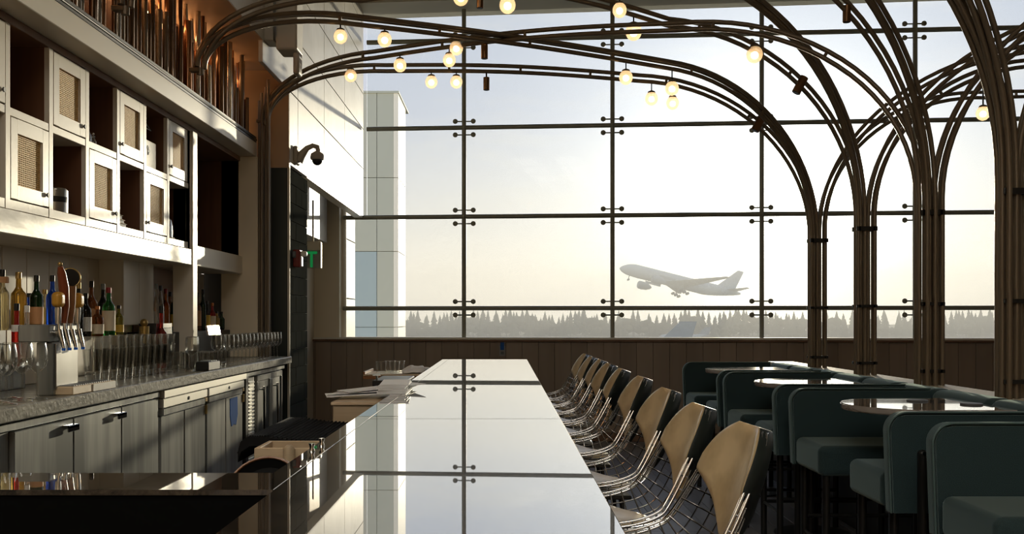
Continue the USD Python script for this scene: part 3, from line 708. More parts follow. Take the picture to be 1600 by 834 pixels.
# ------------------------------------------------------------------ arched tube trees
LEDGE_Z = .985
COLS = [(2.55, 8.09), (2.55, 7.03), (2.55, 5.96), (2.55, 4.97)]
LP = {1: (-1.775, 7.40), 2: (-1.79, 5.87), 3: (-1.79, 4.71), 4: (-1.79, 3.55), 5: (-1.79, 2.30)}
ARCH = {}
def arch_plane(c, e, z0, zt, R, zL, R2, crown, lat, zb=LEDGE_Z, tail=None):
    """centre line as (s, z) plus the plane's frame; tubes are offset from it"""
    c = np.array(c, float); e = np.array(e, float)
    d = e - c; Hh = np.linalg.norm(d); d /= Hh; b = np.array([-d[1], d[0]])
    pts = [(0, zb), (0, zb + .5), (0, (zb + z0) / 2), (0, z0 - .1)]
    th = np.linspace(0, math.pi / 2, 22)
    pts += list(zip(R * (1 - np.cos(th)), z0 + (zt - z0) * np.sin(th)))
    t = np.linspace(0, 1, 26)[1:-1]
    pts += list(zip(R + (Hh - R - R2) * t, zt + crown * np.sin(math.pi * t)))
    ph = np.linspace(math.pi / 2, 0, 16)
    pts += list(zip(Hh - R2 * (1 - np.cos(ph)), zL + (zt - zL) * np.sin(ph)))
    if tail is not None: pts += [(Hh, zL - .1), (Hh, (zL + tail) / 2), (Hh, tail)]
    return np.array(pts), c, d, b
def arch_pts(pl, o_n, o_b, base):
    P, c, d, b = pl
    T = np.gradient(P, axis=0); T /= np.linalg.norm(T, axis=1, keepdims=True)
    N = np.stack([-T[:, 1], T[:, 0]], 1)          # outward of the bend
    Q = P + N * o_n
    f = np.clip(1 - P[:, 0] / 1.2, 0, 1)[:, None]  # keep the feet apart at the column
    XY = c + d * Q[:, :1] + b * o_b + np.array(base) * f
    return np.column_stack([XY, Q[:, 1]])
SPEC = {  # column: [(end, z0, zt, R, zL, R2, crown, tubes, tail, base offset)]
    0: [(LP[1], 2.05, 3.28, 1.5, 2.86, .9, .03, 2, ZC + .005, (-.036, .017)), (LP[2], 2.05, 3.27, 1.5, 2.86, .95, .02, 3, None, (-.034, -.017)),
        ((6.87, 8.75), 2.1, 3.25, 1.5, 2.0, 1.5, .03, 2, LEDGE_Z, (.036, .017)), ((6.6, 4.6), 2.1, 3.3, 1.5, 2.0, 1.5, .03, 2, LEDGE_Z, (.034, -.017))],
    1: [(LP[2], 2.1, 3.36, 1.5, 2.86, .95, .14, 2, None, (-.036, .017)), (LP[3], 2.1, 3.60, 1.7, 2.86, 1.1, .1, 3, None, (-.034, -.017)),
        ((6.87, 7.7), 2.1, 3.25, 1.5, 2.0, 1.5, .03, 2, LEDGE_Z, (.042, .017)), ((6.6, 3.6), 2.1, 3.3, 1.5, 2.0, 1.5, .03, 2, LEDGE_Z, (.040, -.017))],
    2: [(LP[1], 2.1, 3.27, 1.5, 2.86, .9, .04, 2, None, (-.046, .018)), (LP[3], 2.1, 3.60, 1.7, 2.86, 1.1, .1, 2, None, (-.050, -.020)), (LP[4], 2.1, 3.66, 1.7, 2.86, 1.1, .1, 3, None, (-.012, -.036)),
        ((6.87, 6.7), 2.1, 3.3, 1.5, 2.0, 1.5, .03, 2, LEDGE_Z, (.048, .017)), ((6.6, 2.6), 2.1, 3.35, 1.5, 2.0, 1.5, .03, 2, LEDGE_Z, (.044, -.017))],
    3: [(LP[4], 2.1, 3.6, 1.7, 2.86, 1.1, .1, 4, None, (-.036, .017)), (LP[5], 2.1, 3.62, 1.7, 2.86, 1.1, .1, 4, None, (-.034, -.017)),
        ((6.87, 5.7), 2.1, 3.35, 1.5, 2.0, 1.5, .03, 2, LEDGE_Z, (.036, .017)), ((6.6, 1.6), 2.1, 3.4, 1.5, 2.0, 1.5, .03, 2, LEDGE_Z, (.034, -.017))],
}
TUBES = {2: [(.022, 0), (-.024, 0)], 3: [(.022, .019), (.022, -.019), (-.024, 0)], 4: [(.030, .019), (.030, -.019), (-.030, .019), (-.030, -.019)]}
CL = ['dark bronze arching tube column farthest along the ledge, nearest the window', 'dark bronze arching tube column second from the window along the ledge',
      'dark bronze arching tube column third from the window along the ledge', 'dark bronze arching tube column nearest the camera at the right edge']
for ci, specs in SPEC.items():
    cx, cy = COLS[ci]
    t = thing('tube_column', CL[ci], 'column', loc=(cx, cy, LEDGE_Z))
    for si, (e, z0, zt, R, zL, R2, cr, nt, tail, base) in enumerate(specs):
        pl = arch_plane((cx, cy), e, z0, zt, R, zL, R2, cr, 0, tail=tail)
        ARCH[(ci, si)] = (pl, base)
        curves = [arch_pts(pl, on, ob, base) for on, ob in TUBES[nt]]
        for cv in curves: part(t, 'tube', tube(cv, .0150, 8), 'bronze', smooth=50)
        A, B = curves[0], curves[-1]
        for i in range(16, len(A) - 10, 7):
            part(t, 'spacer', rod(A[i], B[i], .011, 6), 'bronze')
    for z, h in ((1.06, .02), (1.46, .02), (2.0, .03)):
        part(t, 'collar', cat(bx(cx - .072, cx + .072, cy - .05, cy - .036, z, z + h), bx(cx - .072, cx + .072, cy + .036, cy + .05, z, z + h), bx(cx - .058, cx - .044, cy - .05, cy + .05, z, z + h), bx(cx + .044, cx + .058, cy - .05, cy + .05, z, z + h)), 'black_steel')
for k in (2, 3, 1):                                # bright fixing points where the arches meet the pipe screen
    x, y = LP[k]
    part(scr, 'bracket', cat(bx(x - .06, x + .0, y - .025, y + .025, 2.835, 2.86, .004), rod((x, y, 2.82), (x, y, 2.86), .02, 12)), 'bronze')

def arch_at(key, px):
    """point on an arch's lower tube that the photograph shows at column px"""
    pl, base = ARCH[key]
    C = arch_pts(pl, -.026, 0, base)
    C = C[(C[:, 2] > 2.2)]
    q = CX + F * C[:, 0] / C[:, 1]
    i = np.where((q[:-1] - px) * (q[1:] - px) <= 0)[0]
    i = i[0] if len(i) else int(np.argmin(abs(q[:-1] - px)))
    f = np.clip((px - q[i]) / (q[i + 1] - q[i] + 1e-9), 0, 1)
    return C[i] * (1 - f) + C[i + 1] * f
GL = [(532, 57, 10.5, (0, 1), 'at the left end of the second arch'), (601, 62, 11, (0, 1), 'second from the left on the second arch'),
      (548, 118, 9.5, (0, 0), 'leftmost, low against the white wall'), (625, 102, 10, (2, 0), 'left of the first window mullion, second lowest row'),
      (713, 75, 10.5, (2, 0), 'topmost of the four near the first window mullion'), (702, 94, 10, (2, 0), 'tucked between two arches left of the first mullion'),
      (674, 128, 9.5, (0, 0), 'lowest row, left of the first mullion'), (713, 128, 9.5, (0, 0), 'lowest row, touching the first mullion'),
      (793, 8, 12.5, (1, 0), 'biggest, at the very top edge of the picture'), (720, -4, 12, (1, 1), 'cut by the top edge under the ceiling header'),
      (990, 50, 12.5, (1, 0), 'big, just right of the second mullion'), (968, 16, 11, (1, 1), 'half hidden behind the upper arch at the second mullion'),
      (978, 121, 10.5, (0, 1), 'right beside the second mullion, mid height'), (1050, 138, 10.5, (0, 1), 'upper of a close pair between second and third mullions'),
      (1018, 154, 9.8, (0, 0), 'left of a close pair between second and third mullions'), (1051, 161, 9.8, (0, 0), 'lower of a close pair between second and third mullions'),
      (1179, 85, 12.5, (1, 0), 'big, beside the third mullion'), (1536, 177, 10.5, (2, 3), 'alone at far right between the nearest columns')]
for px, py, rpx, key, where in GL:
    a = arch_at(key, px); Y = a[1]
    g = at(px, py, Y); r = rpx * Y / F
    g[0] = a[0]
    t = thing('globe_pendant', 'frosted glowing glass globe pendant ' + where, 'pendant lamp', loc=tuple(g))
    part(t, 'globe', sphere(g, r, 3, (1, 1, 1.08)), 'globe', smooth=True)
    part(t, 'bulb', sphere(g + (0, 0, -.1 * r), r * .50, 2), 'bulb', smooth=True)
    part(t, 'cap', lathe([(0, r * .92), (r * .62, r * .90), (r * .55, r * 1.12), (r * .2, r * 1.28), (0, r * 1.28)], 14, g), 'bronze', smooth=40)
    if a[2] > g[2] + r * 1.2:
        part(t, 'stem', rod(g + (0, 0, r * 1.25), (a[0], Y, a[2]), .0045, 6), 'black_steel')
SP = [(757, 81, (2, 0), 0, 'upper of the two beside the first mullion', 11), (760, 131, (0, 0), 0, 'lower of the two beside the first mullion', 10),
      (750, 2, (1, 1), 0, 'cut by the top edge below the ceiling header', 11), (1323, 22, (2, 1), 0, 'alone near the top right, hanging from the bent arch', 13),
      (1250, 133, (1, 0), 28, 'tilted, under the thick arch right of the third mullion', 14), (1186, 192, (0, 0), 28, 'tilted, low on the arch at the third mullion', 14)]
for px, py, key, tilt, where, hpx in SP:
    a = arch_at(key, px); Y = a[1]; g = at(px, py, Y); g[0] = a[0]
    hh = hpx * Y / F; ta = math.radians(tilt); ax = np.array([math.sin(ta), 0, math.cos(ta)])
    t = thing('spotlight', 'small dark bronze cylinder spotlight ' + where, 'spotlight', loc=tuple(g))
    part(t, 'can', cat(tube([g - ax * hh, g - ax * hh * .96, g + ax * hh], [hh * .42, hh * .48, hh * .48], 16)), 'bronze_hot', smooth=40)
    part(t, 'lens', rod(g - ax * hh * 1.01, g - ax * hh * .98, hh * .36, 16), 'lens_black')
    if a[2] > g[2] + hh * .8: part(t, 'stem', rod(g + ax * hh * .98, (a[0], Y, a[2] + .005), .006, 6), 'black_steel')
    else: part(t, 'stem', rod(g + ax * hh * .98, a, .006, 6), 'black_steel')

# ------------------------------------------------------------------ wire bar stools
def make_stool(label):
    t = thing('bar_stool', label, 'bar stool', local=True, group=None)
    us = np.array([0, .14, .30, .42, .52, .62, .74, .88, 1.0])
    fw = np.array([.235, .12, -.02, -.125, -.205, -.255, -.295, -.330, -.352])     # forward of the post
    zz = np.array([.778, .762, .742, .738, .765, .832, .930, 1.035, 1.105])
    hw = np.array([.115, .222, .238, .240, .234, .222, .204, .165, .068])
    kk = np.array([.008, .025, .050, .075, .086, .086, .074, .055, .030])
    Sf, Sz, Sw, Sk = (CubicSpline(us, a) for a in (fw, zz, hw, kk))
    def S(u, v, off=0.0, ws=1.0):
        u = np.asarray(u, float); v = np.asarray(v, float)
        f, z = Sf(u), Sz(u); df, dz = Sf(u, 1), Sz(u, 1); L = np.hypot(df, dz)
        nf, nz = dz / L, -df / L                  # towards the sitter
        nf, nz = np.where(nz + nf < 0, -nf, nf), np.where(nz + nf < 0, -nz, nz)
        k = Sk(u) * np.abs(v) ** 2.2 + off
        return np.stack([-(f + nf * k), Sw(u) * v * ws, z + nz * k], -1)
    wires = []
    uu = np.linspace(0, 1, 34)
    for v in np.linspace(-.78, .78, 9):
        lo, hi = (.02, .985) if abs(v) < .5 else (.05, .93)
        uu = np.linspace(lo, hi, 30); wires.append(tube(S(uu, np.full_like(uu, v), -.004), .0024, 5))
    vv = np.linspace(-1, 1, 17)
    for u in np.linspace(.05, .95, 19):
        wires.append(tube(S(np.full_like(vv, u), vv), .0024, 5))
    part(t, 'wire_basket', cat(wires), 'wire_chrome', smooth=60, label='curved lattice of chrome wires')
    ur = np.linspace(0, .975, 48)
    top = np.linspace(1, -1, 9)[1:-1]
    loop = np.vstack([S(ur, np.full_like(ur, 1.0)), S(np.full_like(top, .985), top * .9), S(ur[::-1], np.full_like(ur, -1.0)), S(np.full_like(top, 0.0), -top)])
    loop2 = np.vstack([S(ur, np.full_like(ur, 1.0), -.012, 1.012), S(np.full_like(top, .985), top * .9, -.010), S(ur[::-1], np.full_like(ur, -1.0), -.012, 1.012), S(np.full_like(top, 0.0), -top, -.012)])
    part(t, 'rim', tube(loop, .0042, 6, closed=True), 'wire_chrome', smooth=60)
    part(t, 'rim', tube(loop2, .0042, 6, closed=True), 'wire_chrome', smooth=60)
    def pad(u0, u1, hfun, thick, m=30, n=14, shell=False):
        U = np.linspace(u0, u1, m); V = np.linspace(-1, 1, n + 1)
        hv = np.array([hfun(x) for x in U])
        G, W = np.meshgrid(U, V, indexing='ij'); VV = W * hv[:, None]
        edge = np.minimum((1 - np.abs(W)) * 5, 1) * np.minimum(np.minimum((G - u0), (u1 - G)) / (u1 - u0) * 9, 1)
        th = thick * np.sqrt(np.clip(edge, 0, 1)) * .8 + thick * .2
        if shell: th = thick * (.8 + .2 * np.clip(edge, 0, 1))
        A = S(G, VV, .004 + th * .85); B = S(G, VV, .003)
        if shell: A = S(G, VV, .002 + 0 * th); B = S(G, VV, .001 - th, 1.012)
        A = A.reshape(-1, 3); B = B.reshape(-1, 3); q = n + 1
        i, j = np.meshgrid(np.arange(m - 1), np.arange(n), indexing='ij'); a = (i * q + j).ravel()
        ft = np.vstack([np.stack([a, a + 1, a + q + 1], 1), np.stack([a, a + q + 1, a + q], 1)])
        NV = m * q; fb = ft[:, ::-1] + NV
        ring = list(range(q)) + [k * q + q - 1 for k in range(1, m)] + [(m - 1) * q + k for k in range(q - 2, -1, -1)] + [k * q for k in range(m - 2, 0, -1)]
        side = []
        for x, y in zip(ring, ring[1:] + ring[:1]): side += [(x, y + NV, y), (x, x + NV, y + NV)]
        mm = trimesh.Trimesh(np.vstack([A, B]), np.vstack([ft, fb, np.array(side)]), process=False)
        if mm.volume < 0: mm.invert()
        return mm
    part(t, 'back_pad', pad(.60, .995, lambda u: float(np.interp(u, [.60, .63, .765, .82, 1.0], [.06, .20, 1.0, 1.03, 1.04])), .022), 'tan_leather', smooth=50, label='tan leather back pad, pointed at the bottom')
    part(t, 'seat_pad', pad(.008, .47, lambda u: float(np.interp(u, [0, .22, .42, .47], [1.0, 1.0, .35, .08])), .024), "tan_leather", smooth=50)
    part(t, 'back_shell', pad(.60, .995, lambda u: float(np.interp(u, [.60, .63, .765, .82, 1.0], [.06, .20, 1.02, 1.05, 1.06])), .022, shell=True), 'pad_back', smooth=50, label='black outer shell of the back pad')
    part(t, 'post_plate', bx(-.12, .16, -.10, .10, .705, .720, .004), 'black_steel')
    for sx in (-1, 1):
        for sy in (-1, 1):
            part(t, 'leg', tube([(.02 + sx * .10, sy * .09, .712), (.02 + sx * .13, sy * .13, .45), (.02 + sx * .185, sy * .20, .008)], .0085, 8), 'black_steel', smooth=50)
    c = [(.02 + sx * .152, sy * .158, .28) for sx, sy in ((-1, -1), (1, -1), (1, 1), (-1, 1))]
    part(t, 'footrest', cat([rod(c[i], c[(i + 1) % 4], .008, 8) for i in range(4)]), 'wire_chrome', smooth=50)
    part(t, 'brace', cat(rod((-.09, -.10, .62), (.14, .105, .62), .006, 6), rod((-.09, .10, .62), (.14, -.105, .62), .006, 6)), 'black_steel')
    return t
SL = ['nearest the camera', 'second from the camera', 'third from the camera', 'fourth from the camera', 'middle one of nine, fifth from the camera', 'fourth from the window end', 'third from the window end', 'second from the window end', 'farthest, at the window end of the bar']
SY = [2.52, 3.12, 3.82, 4.62, 5.36, 5.95, 6.50, 7.02, 7.56]
SR = [4, 2, 3, 1, -2, 2, 0, 1, 2]
st0 = make_stool('tan leather and chrome wire bar stool, ' + SL[0])
for i, y in enumerate(SY):
    loc = (.315 + (.0, -.015, .0, .01, 0, .0, .0, -.01, -.01)[i], y, 0)
    lab = 'tan leather and chrome wire bar stool, ' + SL[i]
    if i == 0: move(st0, loc, SR[i]); stage.GetPrimAtPath(st0).SetCustomDataByKey('group', 'wire stools along the bar')
    else: copy(st0, lab, loc, SR[i], 'wire stools along the bar')

# ------------------------------------------------------------------ booths: settees, tables, banquette, ledge
def settee(yb, front, x0, x1, label):
    """yb: plane of the back rest's sitting face (front = -1: the sitter faces the camera, +1: faces the window)"""
    t = thing('settee', label, 'settee', loc=((x0 + x1) / 2, yb, 0))
    zt = 1.005; th = .075; o = -front            # the back rest lies on side o of the plane
    ya, yz = (yb, yb + o * th)
    prof = [(x0 + .012, .60)]
    R = .075
    prof += [(x0 + R - R * math.cos(a), zt - R + R * math.sin(a)) for a in np.linspace(0, math.pi / 2, 9)]
    prof += [(x1, zt), (x1, .60)]
    lo, hi = min(ya, yz), max(ya, yz)
    b = prism(prof, lo + .012, hi - .012, 'y')
    ins = [(x + (.010 if x < x0 + .03 else (.006 if x < x0 + R else 0)), z - (.010 if z > zt - .01 else 0)) for x, z in prof]
    part(t, 'back', cat(b, prism(ins, lo, lo + .0125, 'y'), prism(ins, hi - .0125, hi, 'y')), 'teal_fabric', smooth=25)
    edge = np.array([(x, lo + .004, z) for x, z in prof[:-1]])
    part(t, 'piping', tube(edge, .005, 6), 'teal_piping', smooth=60)
    s0, s1 = (yb + front * .02, yb + front * .44)
    part(t, 'seat', soft(x0 + .012, x1, min(s0, s1), max(s0, s1), .60, .752, .035), 'teal_fabric', smooth=40)
    ys = (yb + front * .39, yb + front * .03)
    for xx in (x0 + .06, x1 - .10):
        for yy in ys:
            part(t, 'leg', rod((xx, yy, 0), (xx, yy, .61), .019, 10), 'black_steel', smooth=40)
    part(t, 'post', cat(rod((x0 + .13, yz + o * .012, 0), (x0 + .13, yz + o * .012, .84), .019, 10), sphere((x0 + .13, yz + o * .012, .84), .019, 1)), 'black_steel', smooth=40)
    part(t, 'bolt', cat(rod((x0 + .13, yz + o * .02, .845), (x0 + .13, yz + o * .036, .845), .008, 8)), 'chrome')
    part(t, 'foot_rail', tube([(x0 + .06, ys[1], .25), (x0 + .06, ys[0], .25), (x0 + .085, ys[0] + front * .02, .25), (x1 - .10, ys[0] + front * .02, .25)], .010, 8), 'black_steel', smooth=40)
    part(t, 'stretcher', rod((x0 + .06, ys[1], .33), (x1 - .10, ys[1], .33), .010, 8), 'black_steel', smooth=40)
    return t
X1 = 2.30
settee(8.58, -1, 1.55, X1, 'teal fabric settee facing the camera in the farthest booth by the window')
settee(7.28, 1, 1.55, X1, 'teal settee turned to the window, back towards us, closing the farthest booth')
settee(6.99, -1, 1.55, X1, 'teal fabric settee facing the camera behind the glaring table')
settee(5.77, 1, 1.55, X1, 'teal settee turned to the window right in front of the glaring table')
settee(5.36, -1, 1.55, X1, 'teal fabric settee facing the camera behind the nearest marble table')
settee(4.08, 1, 1.55, X1, 'teal settee turned to the window before the nearest marble table, seat peeking out left')
settee(3.59, -1, 1.55, X1, 'teal fabric settee facing the camera at the lower right corner, nearest of all')
def booth_table(yc_, label):
    t = thing('booth_table', label, 'table', loc=(2.0, yc_, 0))
    hw = .335; x0 = 1.615; R = .30
    out = [(2.27, yc_ - hw), (2.27, yc_ + hw)]
    a = np.linspace(math.pi / 2, 1.5 * math.pi, 33)
    out += [(x0 + R + R * math.cos(k), yc_ + hw * math.sin(k)) for k in a]
    def inset(d): return [(2.27 - d * (x > 2.2), yc_ + (y - yc_) * (1 - d / hw)) if x > 2.2 else (x0 + R + (x - x0 - R) * (1 - d / R), yc_ + (y - yc_) * (1 - d / hw)) for x, y in out]
    part(t, 'tabletop', cat(prism(inset(.004), .975, .980, 'z'), prism(out, .955, .975, 'z'), prism(inset(.006), .950, .955, 'z')), 'marble', smooth=30)
    part(t, 'pedestal', cat(rod((1.98, yc_, .02), (1.98, yc_, .95), .035, 16), bx(1.80, 2.16, yc_ - .12, yc_ + .12, .93, .95)), 'black_steel', smooth=40)
    part(t, 'base_plate', lathe([(0, 0), (.24, 0), (.24, .012), (.05, .022), (0, .022)], 28, (1.98, yc_, 0)), 'black_steel', smooth=40)
    return t
booth_table(7.95, 'pale marble booth table farthest away, its top a thin line')
booth_table(6.38, 'marble booth table whose top glares white with reflected sun')
booth_table(4.72, 'nearest marble booth table with round left end and dark coasters')
for x, y, w in ((2.19, 4.66, 'right-hand'), (2.02, 4.86, 'left-hand, farther back')):
    part('/World', 'coaster', lathe([(0, 0), (.048, 0), (.05, .002), (.05, .006), (.045, .008), (0, .008)], 24, (x, y, .980)), 'plane_dark', smooth=40, label=f'dark round coaster on the nearest marble table, {w} one', cat='coaster', group='coasters on the nearest booth table')

bq = thing('banquette', 'long teal banquette with a rolled top running under the tube columns', 'banquette', loc=(2.4, 5.9, 0))
segs = [2.9, 3.60, 4.15, 4.72, 5.36, 5.9, 6.42, 6.99, 7.52, 8.05, 8.62]
for a, b in zip(segs[:-1], segs[1:]):
    part(bq, 'back_cushion', soft(2.29, 2.445, a + .004, b - .004, .62, 1.003, .05), 'teal_fabric', smooth=40)
part(bq, 'bench', soft(2.30, 2.44, 2.9, 8.6, .46, .64, .03), 'teal_fabric', smooth=40)
part(bq, 'frame', bx(2.31, 2.445, 2.92, 8.6, .0, .47), 'black_paint')
ld = thing('ledge', 'bright cream half wall ledge carrying the tube columns behind the banquette', 'ledge', loc=(2.6, 6, 0), kind='structure')
part(ld, 'half_wall', bx(2.447, 2.66, 2.0, 9.2, 0, .955), 'trim_wood')
part(ld, 'top_board', bx(2.447, 2.68, 2.0, 9.22, .955, LEDGE_Z, .004), 'cream_steel')

# ------------------------------------------------------------------ wall fittings
sp = thing('wall_speaker', 'grey box speaker on a bracket high on the white panelled wall', 'speaker', loc=(-1.5, 6.9, 3.2))
part(sp, 'box', soft(-1.555, -1.41, 6.78, 7.0, 3.215, 3.60, .02), 'security_grey', smooth=30)
part(sp, 'wall_plate', bx(-1.64, -1.575, 6.80, 6.98, 3.285, 3.60, .004), 'security_grey')
part(sp, 'arm', bx(-1.58, -1.55, 6.86, 6.92, 3.3, 3.36), 'security_grey')
part(sp, 'lower_horn', soft(-1.448, -1.405, 6.83, 6.95, 3.06, 3.215, .018), 'security_grey', smooth=30)
scam = thing('security_camera', 'grey dome security camera on a curved wall arm below the arches', 'security camera', loc=(-1.58, 7.7, 2.68))
part(scam, 'wall_plate', soft(-1.64, -1.61, 7.75, 7.88, 2.59, 2.73, .012), 'security_grey', smooth=30)
a0 = np.array([-1.62, 7.82, 2.645])
part(scam, 'arm', tube([a0 + (0, 0, -.02), a0 + (.03, 0, .02), a0 + (.075, 0, .075), a0 + (.12, 0, .095), a0 + (.155, 0, .085), a0 + (.162, 0, .05)], [.05, .034, .022, .019, .019, .018], 12), 'security_grey', smooth=60)
part(scam, 'dome_housing', lathe([(0, -.015), (.05, -.015), (.055, .0), (.05, .03), (.02, .05), (0, .05)], 18, tuple(a0 + (.155, 0, .0))), 'security_grey', smooth=40)
part(scam, 'dome', sphere(a0 + (.155, 0, -.02), .04, 2), 'lens_black', smooth=True)
al = thing('fire_alarm', 'red fire alarm strobe on the dark tiled pier', 'fire alarm', loc=(-1.58, 7.58, 1.8))
part(al, 'body', bx(-1.64, -1.585, 7.74, 7.84, 1.785, 1.92, .006), 'alarm_red')
part(al, 'back_box', bx(-1.64, -1.615, 7.72, 7.86, 1.855, 1.905, .004), 'plane_dark')
part(al, 'strobe', cat(soft(-1.588, -1.54, 7.765, 7.815, 1.867, 1.91, .012), bx(-1.59, -1.575, 7.76, 7.82, 1.79, 1.865, .003)), 'plastic_white', smooth=40)
ex = thing('exit_sign', 'hanging exit sign with green lettering half hidden behind the tiled pier', 'exit sign', loc=(-2.0, 9.9, 2.0))
part(ex, 'panel', bx(-2.19, -1.825, 9.90, 9.93, 1.885, 2.145, .004), 'plastic_grey')
part(ex, 'housing', bx(-2.19, -1.82, 9.88, 9.95, 2.06, 2.15, .006), 'cream_steel')
part(ex, 'end_cap', bx(-1.826, -1.815, 9.885, 9.945, 1.882, 2.14, .003), 'plastic_white')
tm = meshkit.text_mesh('EXIT', .15, .004, bold=True)
v = np.array(tm.vertices); w_ = v[:, 0].max()
part(ex, 'lettering', trimesh.Trimesh(np.stack([-1.855 - (w_ - v[:, 0]) * .92, 9.899 - v[:, 2], 1.895 + v[:, 1]], 1), np.array(tm.faces), process=False), 'exit_green', label='green letters EXIT')
part(ex, 'hanger', cat(rod((-2.1, 9.915, 2.15), (-2.1, 9.915, 2.558), .008, 6), rod((-1.9, 9.915, 2.15), (-1.9, 9.915, 2.558), .008, 6)), 'cream_steel')
def outlet(u, z, label, tape=False):
    t = thing('wall_outlet', label, 'electrical outlet', loc=tuple(wp(u, .18, z)))
    part(t, 'plate', wb(u - .036, u + .036, .176, .184, z - .058, z + .058, .003), 'plastic_grey')
    part(t, 'socket', cat(wb(u - .018, u + .018, .184, .187, z + .008, z + .040), wb(u - .018, u + .018, .184, .187, z - .040, z - .008)), 'plane_dark')
    if tape: part(t, 'tape', wb(u - .022, u + .02, .187, .190, z + .01, z + .095), 'tape_blue', label='scrap of blue tape')
outlet(.0, 1.015, 'grey wall outlet with blue tape beyond the end of the bar', True)
outlet(2.33, .30, 'low wall outlet near the floor under the far settee')

# ------------------------------------------------------------------ taps and drip tray
tw = thing('beer_tap_tower', 'stainless four-tap beer tower with red, brown and amber handles', 'beer tap', loc=(-1.71, 3.80, ZC))
part(tw, 'column', bx(-1.738, -1.675, 3.70, 3.84, ZC, 1.295, .003), 'brushed_steel')
part(tw, 'head', bx(-1.797, -1.68, 3.68, 3.93, 1.296, 1.360, .004), 'brushed_steel')
part(tw, 'front_plate', bx(-1.674, -1.668, 3.71, 3.90, 1.12, 1.29, .002), 'steel')
for k, y in (('amber', 3.715), ('red', 3.765), ('badge', 3.82), ('amber2', 3.885)):
    x = -1.68
    part(tw, 'tap', cat(rod((x, y, 1.330), (x + .020, y, 1.330), .011, 12), tube([(x + .020, y, 1.342), (x + .026, y, 1.318), (x + .034, y, 1.292), (x + .038, y, 1.272)], [.011, .010, .0075, .006], 10), rod((x + .020, y, 1.335), (x + .018, y, 1.366), .006, 8)), 'chrome', smooth=50)
    part(tw, 'tap_plug', rod((x + .038, y, 1.264), (x + .038, y, 1.273), .0075, 10), 'tap_blue', smooth=40)
    hx = x + .017
    if k in ('amber', 'amber2'):
        h = part(tw, 'handle', lathe([(0, 1.364), (.010, 1.364), (.0125, 1.42), (.009, 1.432), (0, 1.432)], 14, (hx, y, 0)), 'chrome', smooth=40)
        part(h, 'grip', soft(hx - .020, hx + .020, y - .026, y + .026, 1.425, 1.484, .018), 'handle_amber', smooth=50)
    elif k == 'red':
        h = part(tw, 'handle', tube([(hx, y, 1.366), (hx, y + .006, 1.43), (hx, y - .002, 1.50), (hx, y - .022, 1.555), (hx, y - .032, 1.578)], [.010, .017, .019, .016, .009], 14), 'handle_red', smooth=60)
        part(h, 'finial', sphere((hx, y - .034, 1.588), .009, 2), 'cap_gold', smooth=True)
    else:
        h = part(tw, 'handle', tube([(hx, y, 1.366), (hx, y, 1.44), (hx, y, 1.508)], [.010, .019, .021], 14), 'handle_brown', smooth=60)
        dsk = lathe([(0, -.008), (.033, -.008), (.035, -.004), (.035, .004), (.033, .008), (0, .008)], 24); v = np.array(dsk.vertices)
        part(h, 'badge', trimesh.Trimesh(np.stack([v[:, 0] * .8 + hx, v[:, 2] + v[:, 0] * .6 + y, v[:, 1] + 1.540], 1), dsk.faces, process=False), 'badge_dark', smooth=40)
        part(h, 'badge_rim', tube([(hx + .8 * .035 * math.cos(a), y + .6 * .035 * math.cos(a), 1.540 + .035 * math.sin(a)) for a in np.linspace(0, 2 * math.pi, 25)[:-1]], .004, 6, closed=True), 'cap_gold', smooth=60)
dt = thing('drip_tray', 'low wooden drip tray with a white plate for its sunlit side in front of the beer tower', 'tray', loc=(-1.65, 4.0, ZC))
part(dt, 'tray', bx(-1.69, -1.61, 3.72, 4.12, ZC + .0005, ZC + .032, .003), 'light_wood')
part(dt, 'grate', cat([bx(-1.685, -1.615, 3.74 + .02 * k, 3.752 + .02 * k, ZC + .030, ZC + .036) for k in range(18)]), 'plane_dark', kind='stuff')
part(dt, 'end_plate', bx(-1.609, -1.606, 3.90, 4.12, ZC + .002, ZC + .03), 'plastic_white')  # white plate stands in for sunlight on the tray side

# ------------------------------------------------------------------ bottles
riser = thing('bottle_riser', 'dark shelf with steps paled to brighten the glasses, holding the left group of liquor bottles', 'shelf', loc=(-2.15, 4.4, ZC))
part(riser, 'step', bx(-2.285, -2.06, 3.6, 4.12, ZC, 1.338, .003), 'black_paint')
part(riser, 'step', bx(-2.285, -2.06, 4.125, 4.82, ZC, 1.338, .003), 'niche_panel')  # pale colour makes the glasses in front look lit
part(riser, 'step', bx(-2.06, -1.97, 3.6, 4.1, ZC, 1.20, .003), 'black_paint')
part(riser, 'step', bx(-2.285, -2.12, 4.83, 5.55, ZC, 1.295, .003), 'niche_panel')  # kept pale too, so the glasses look brighter against it
ris2 = thing('bottle_riser', 'dark stepped shelf holding the right group of liquor bottles', 'shelf', loc=(-2.15, 6.6, ZC))
part(ris2, 'step', bx(-2.27, -2.02, 6.0, 7.35, ZC, 1.30, .003), 'black_paint')
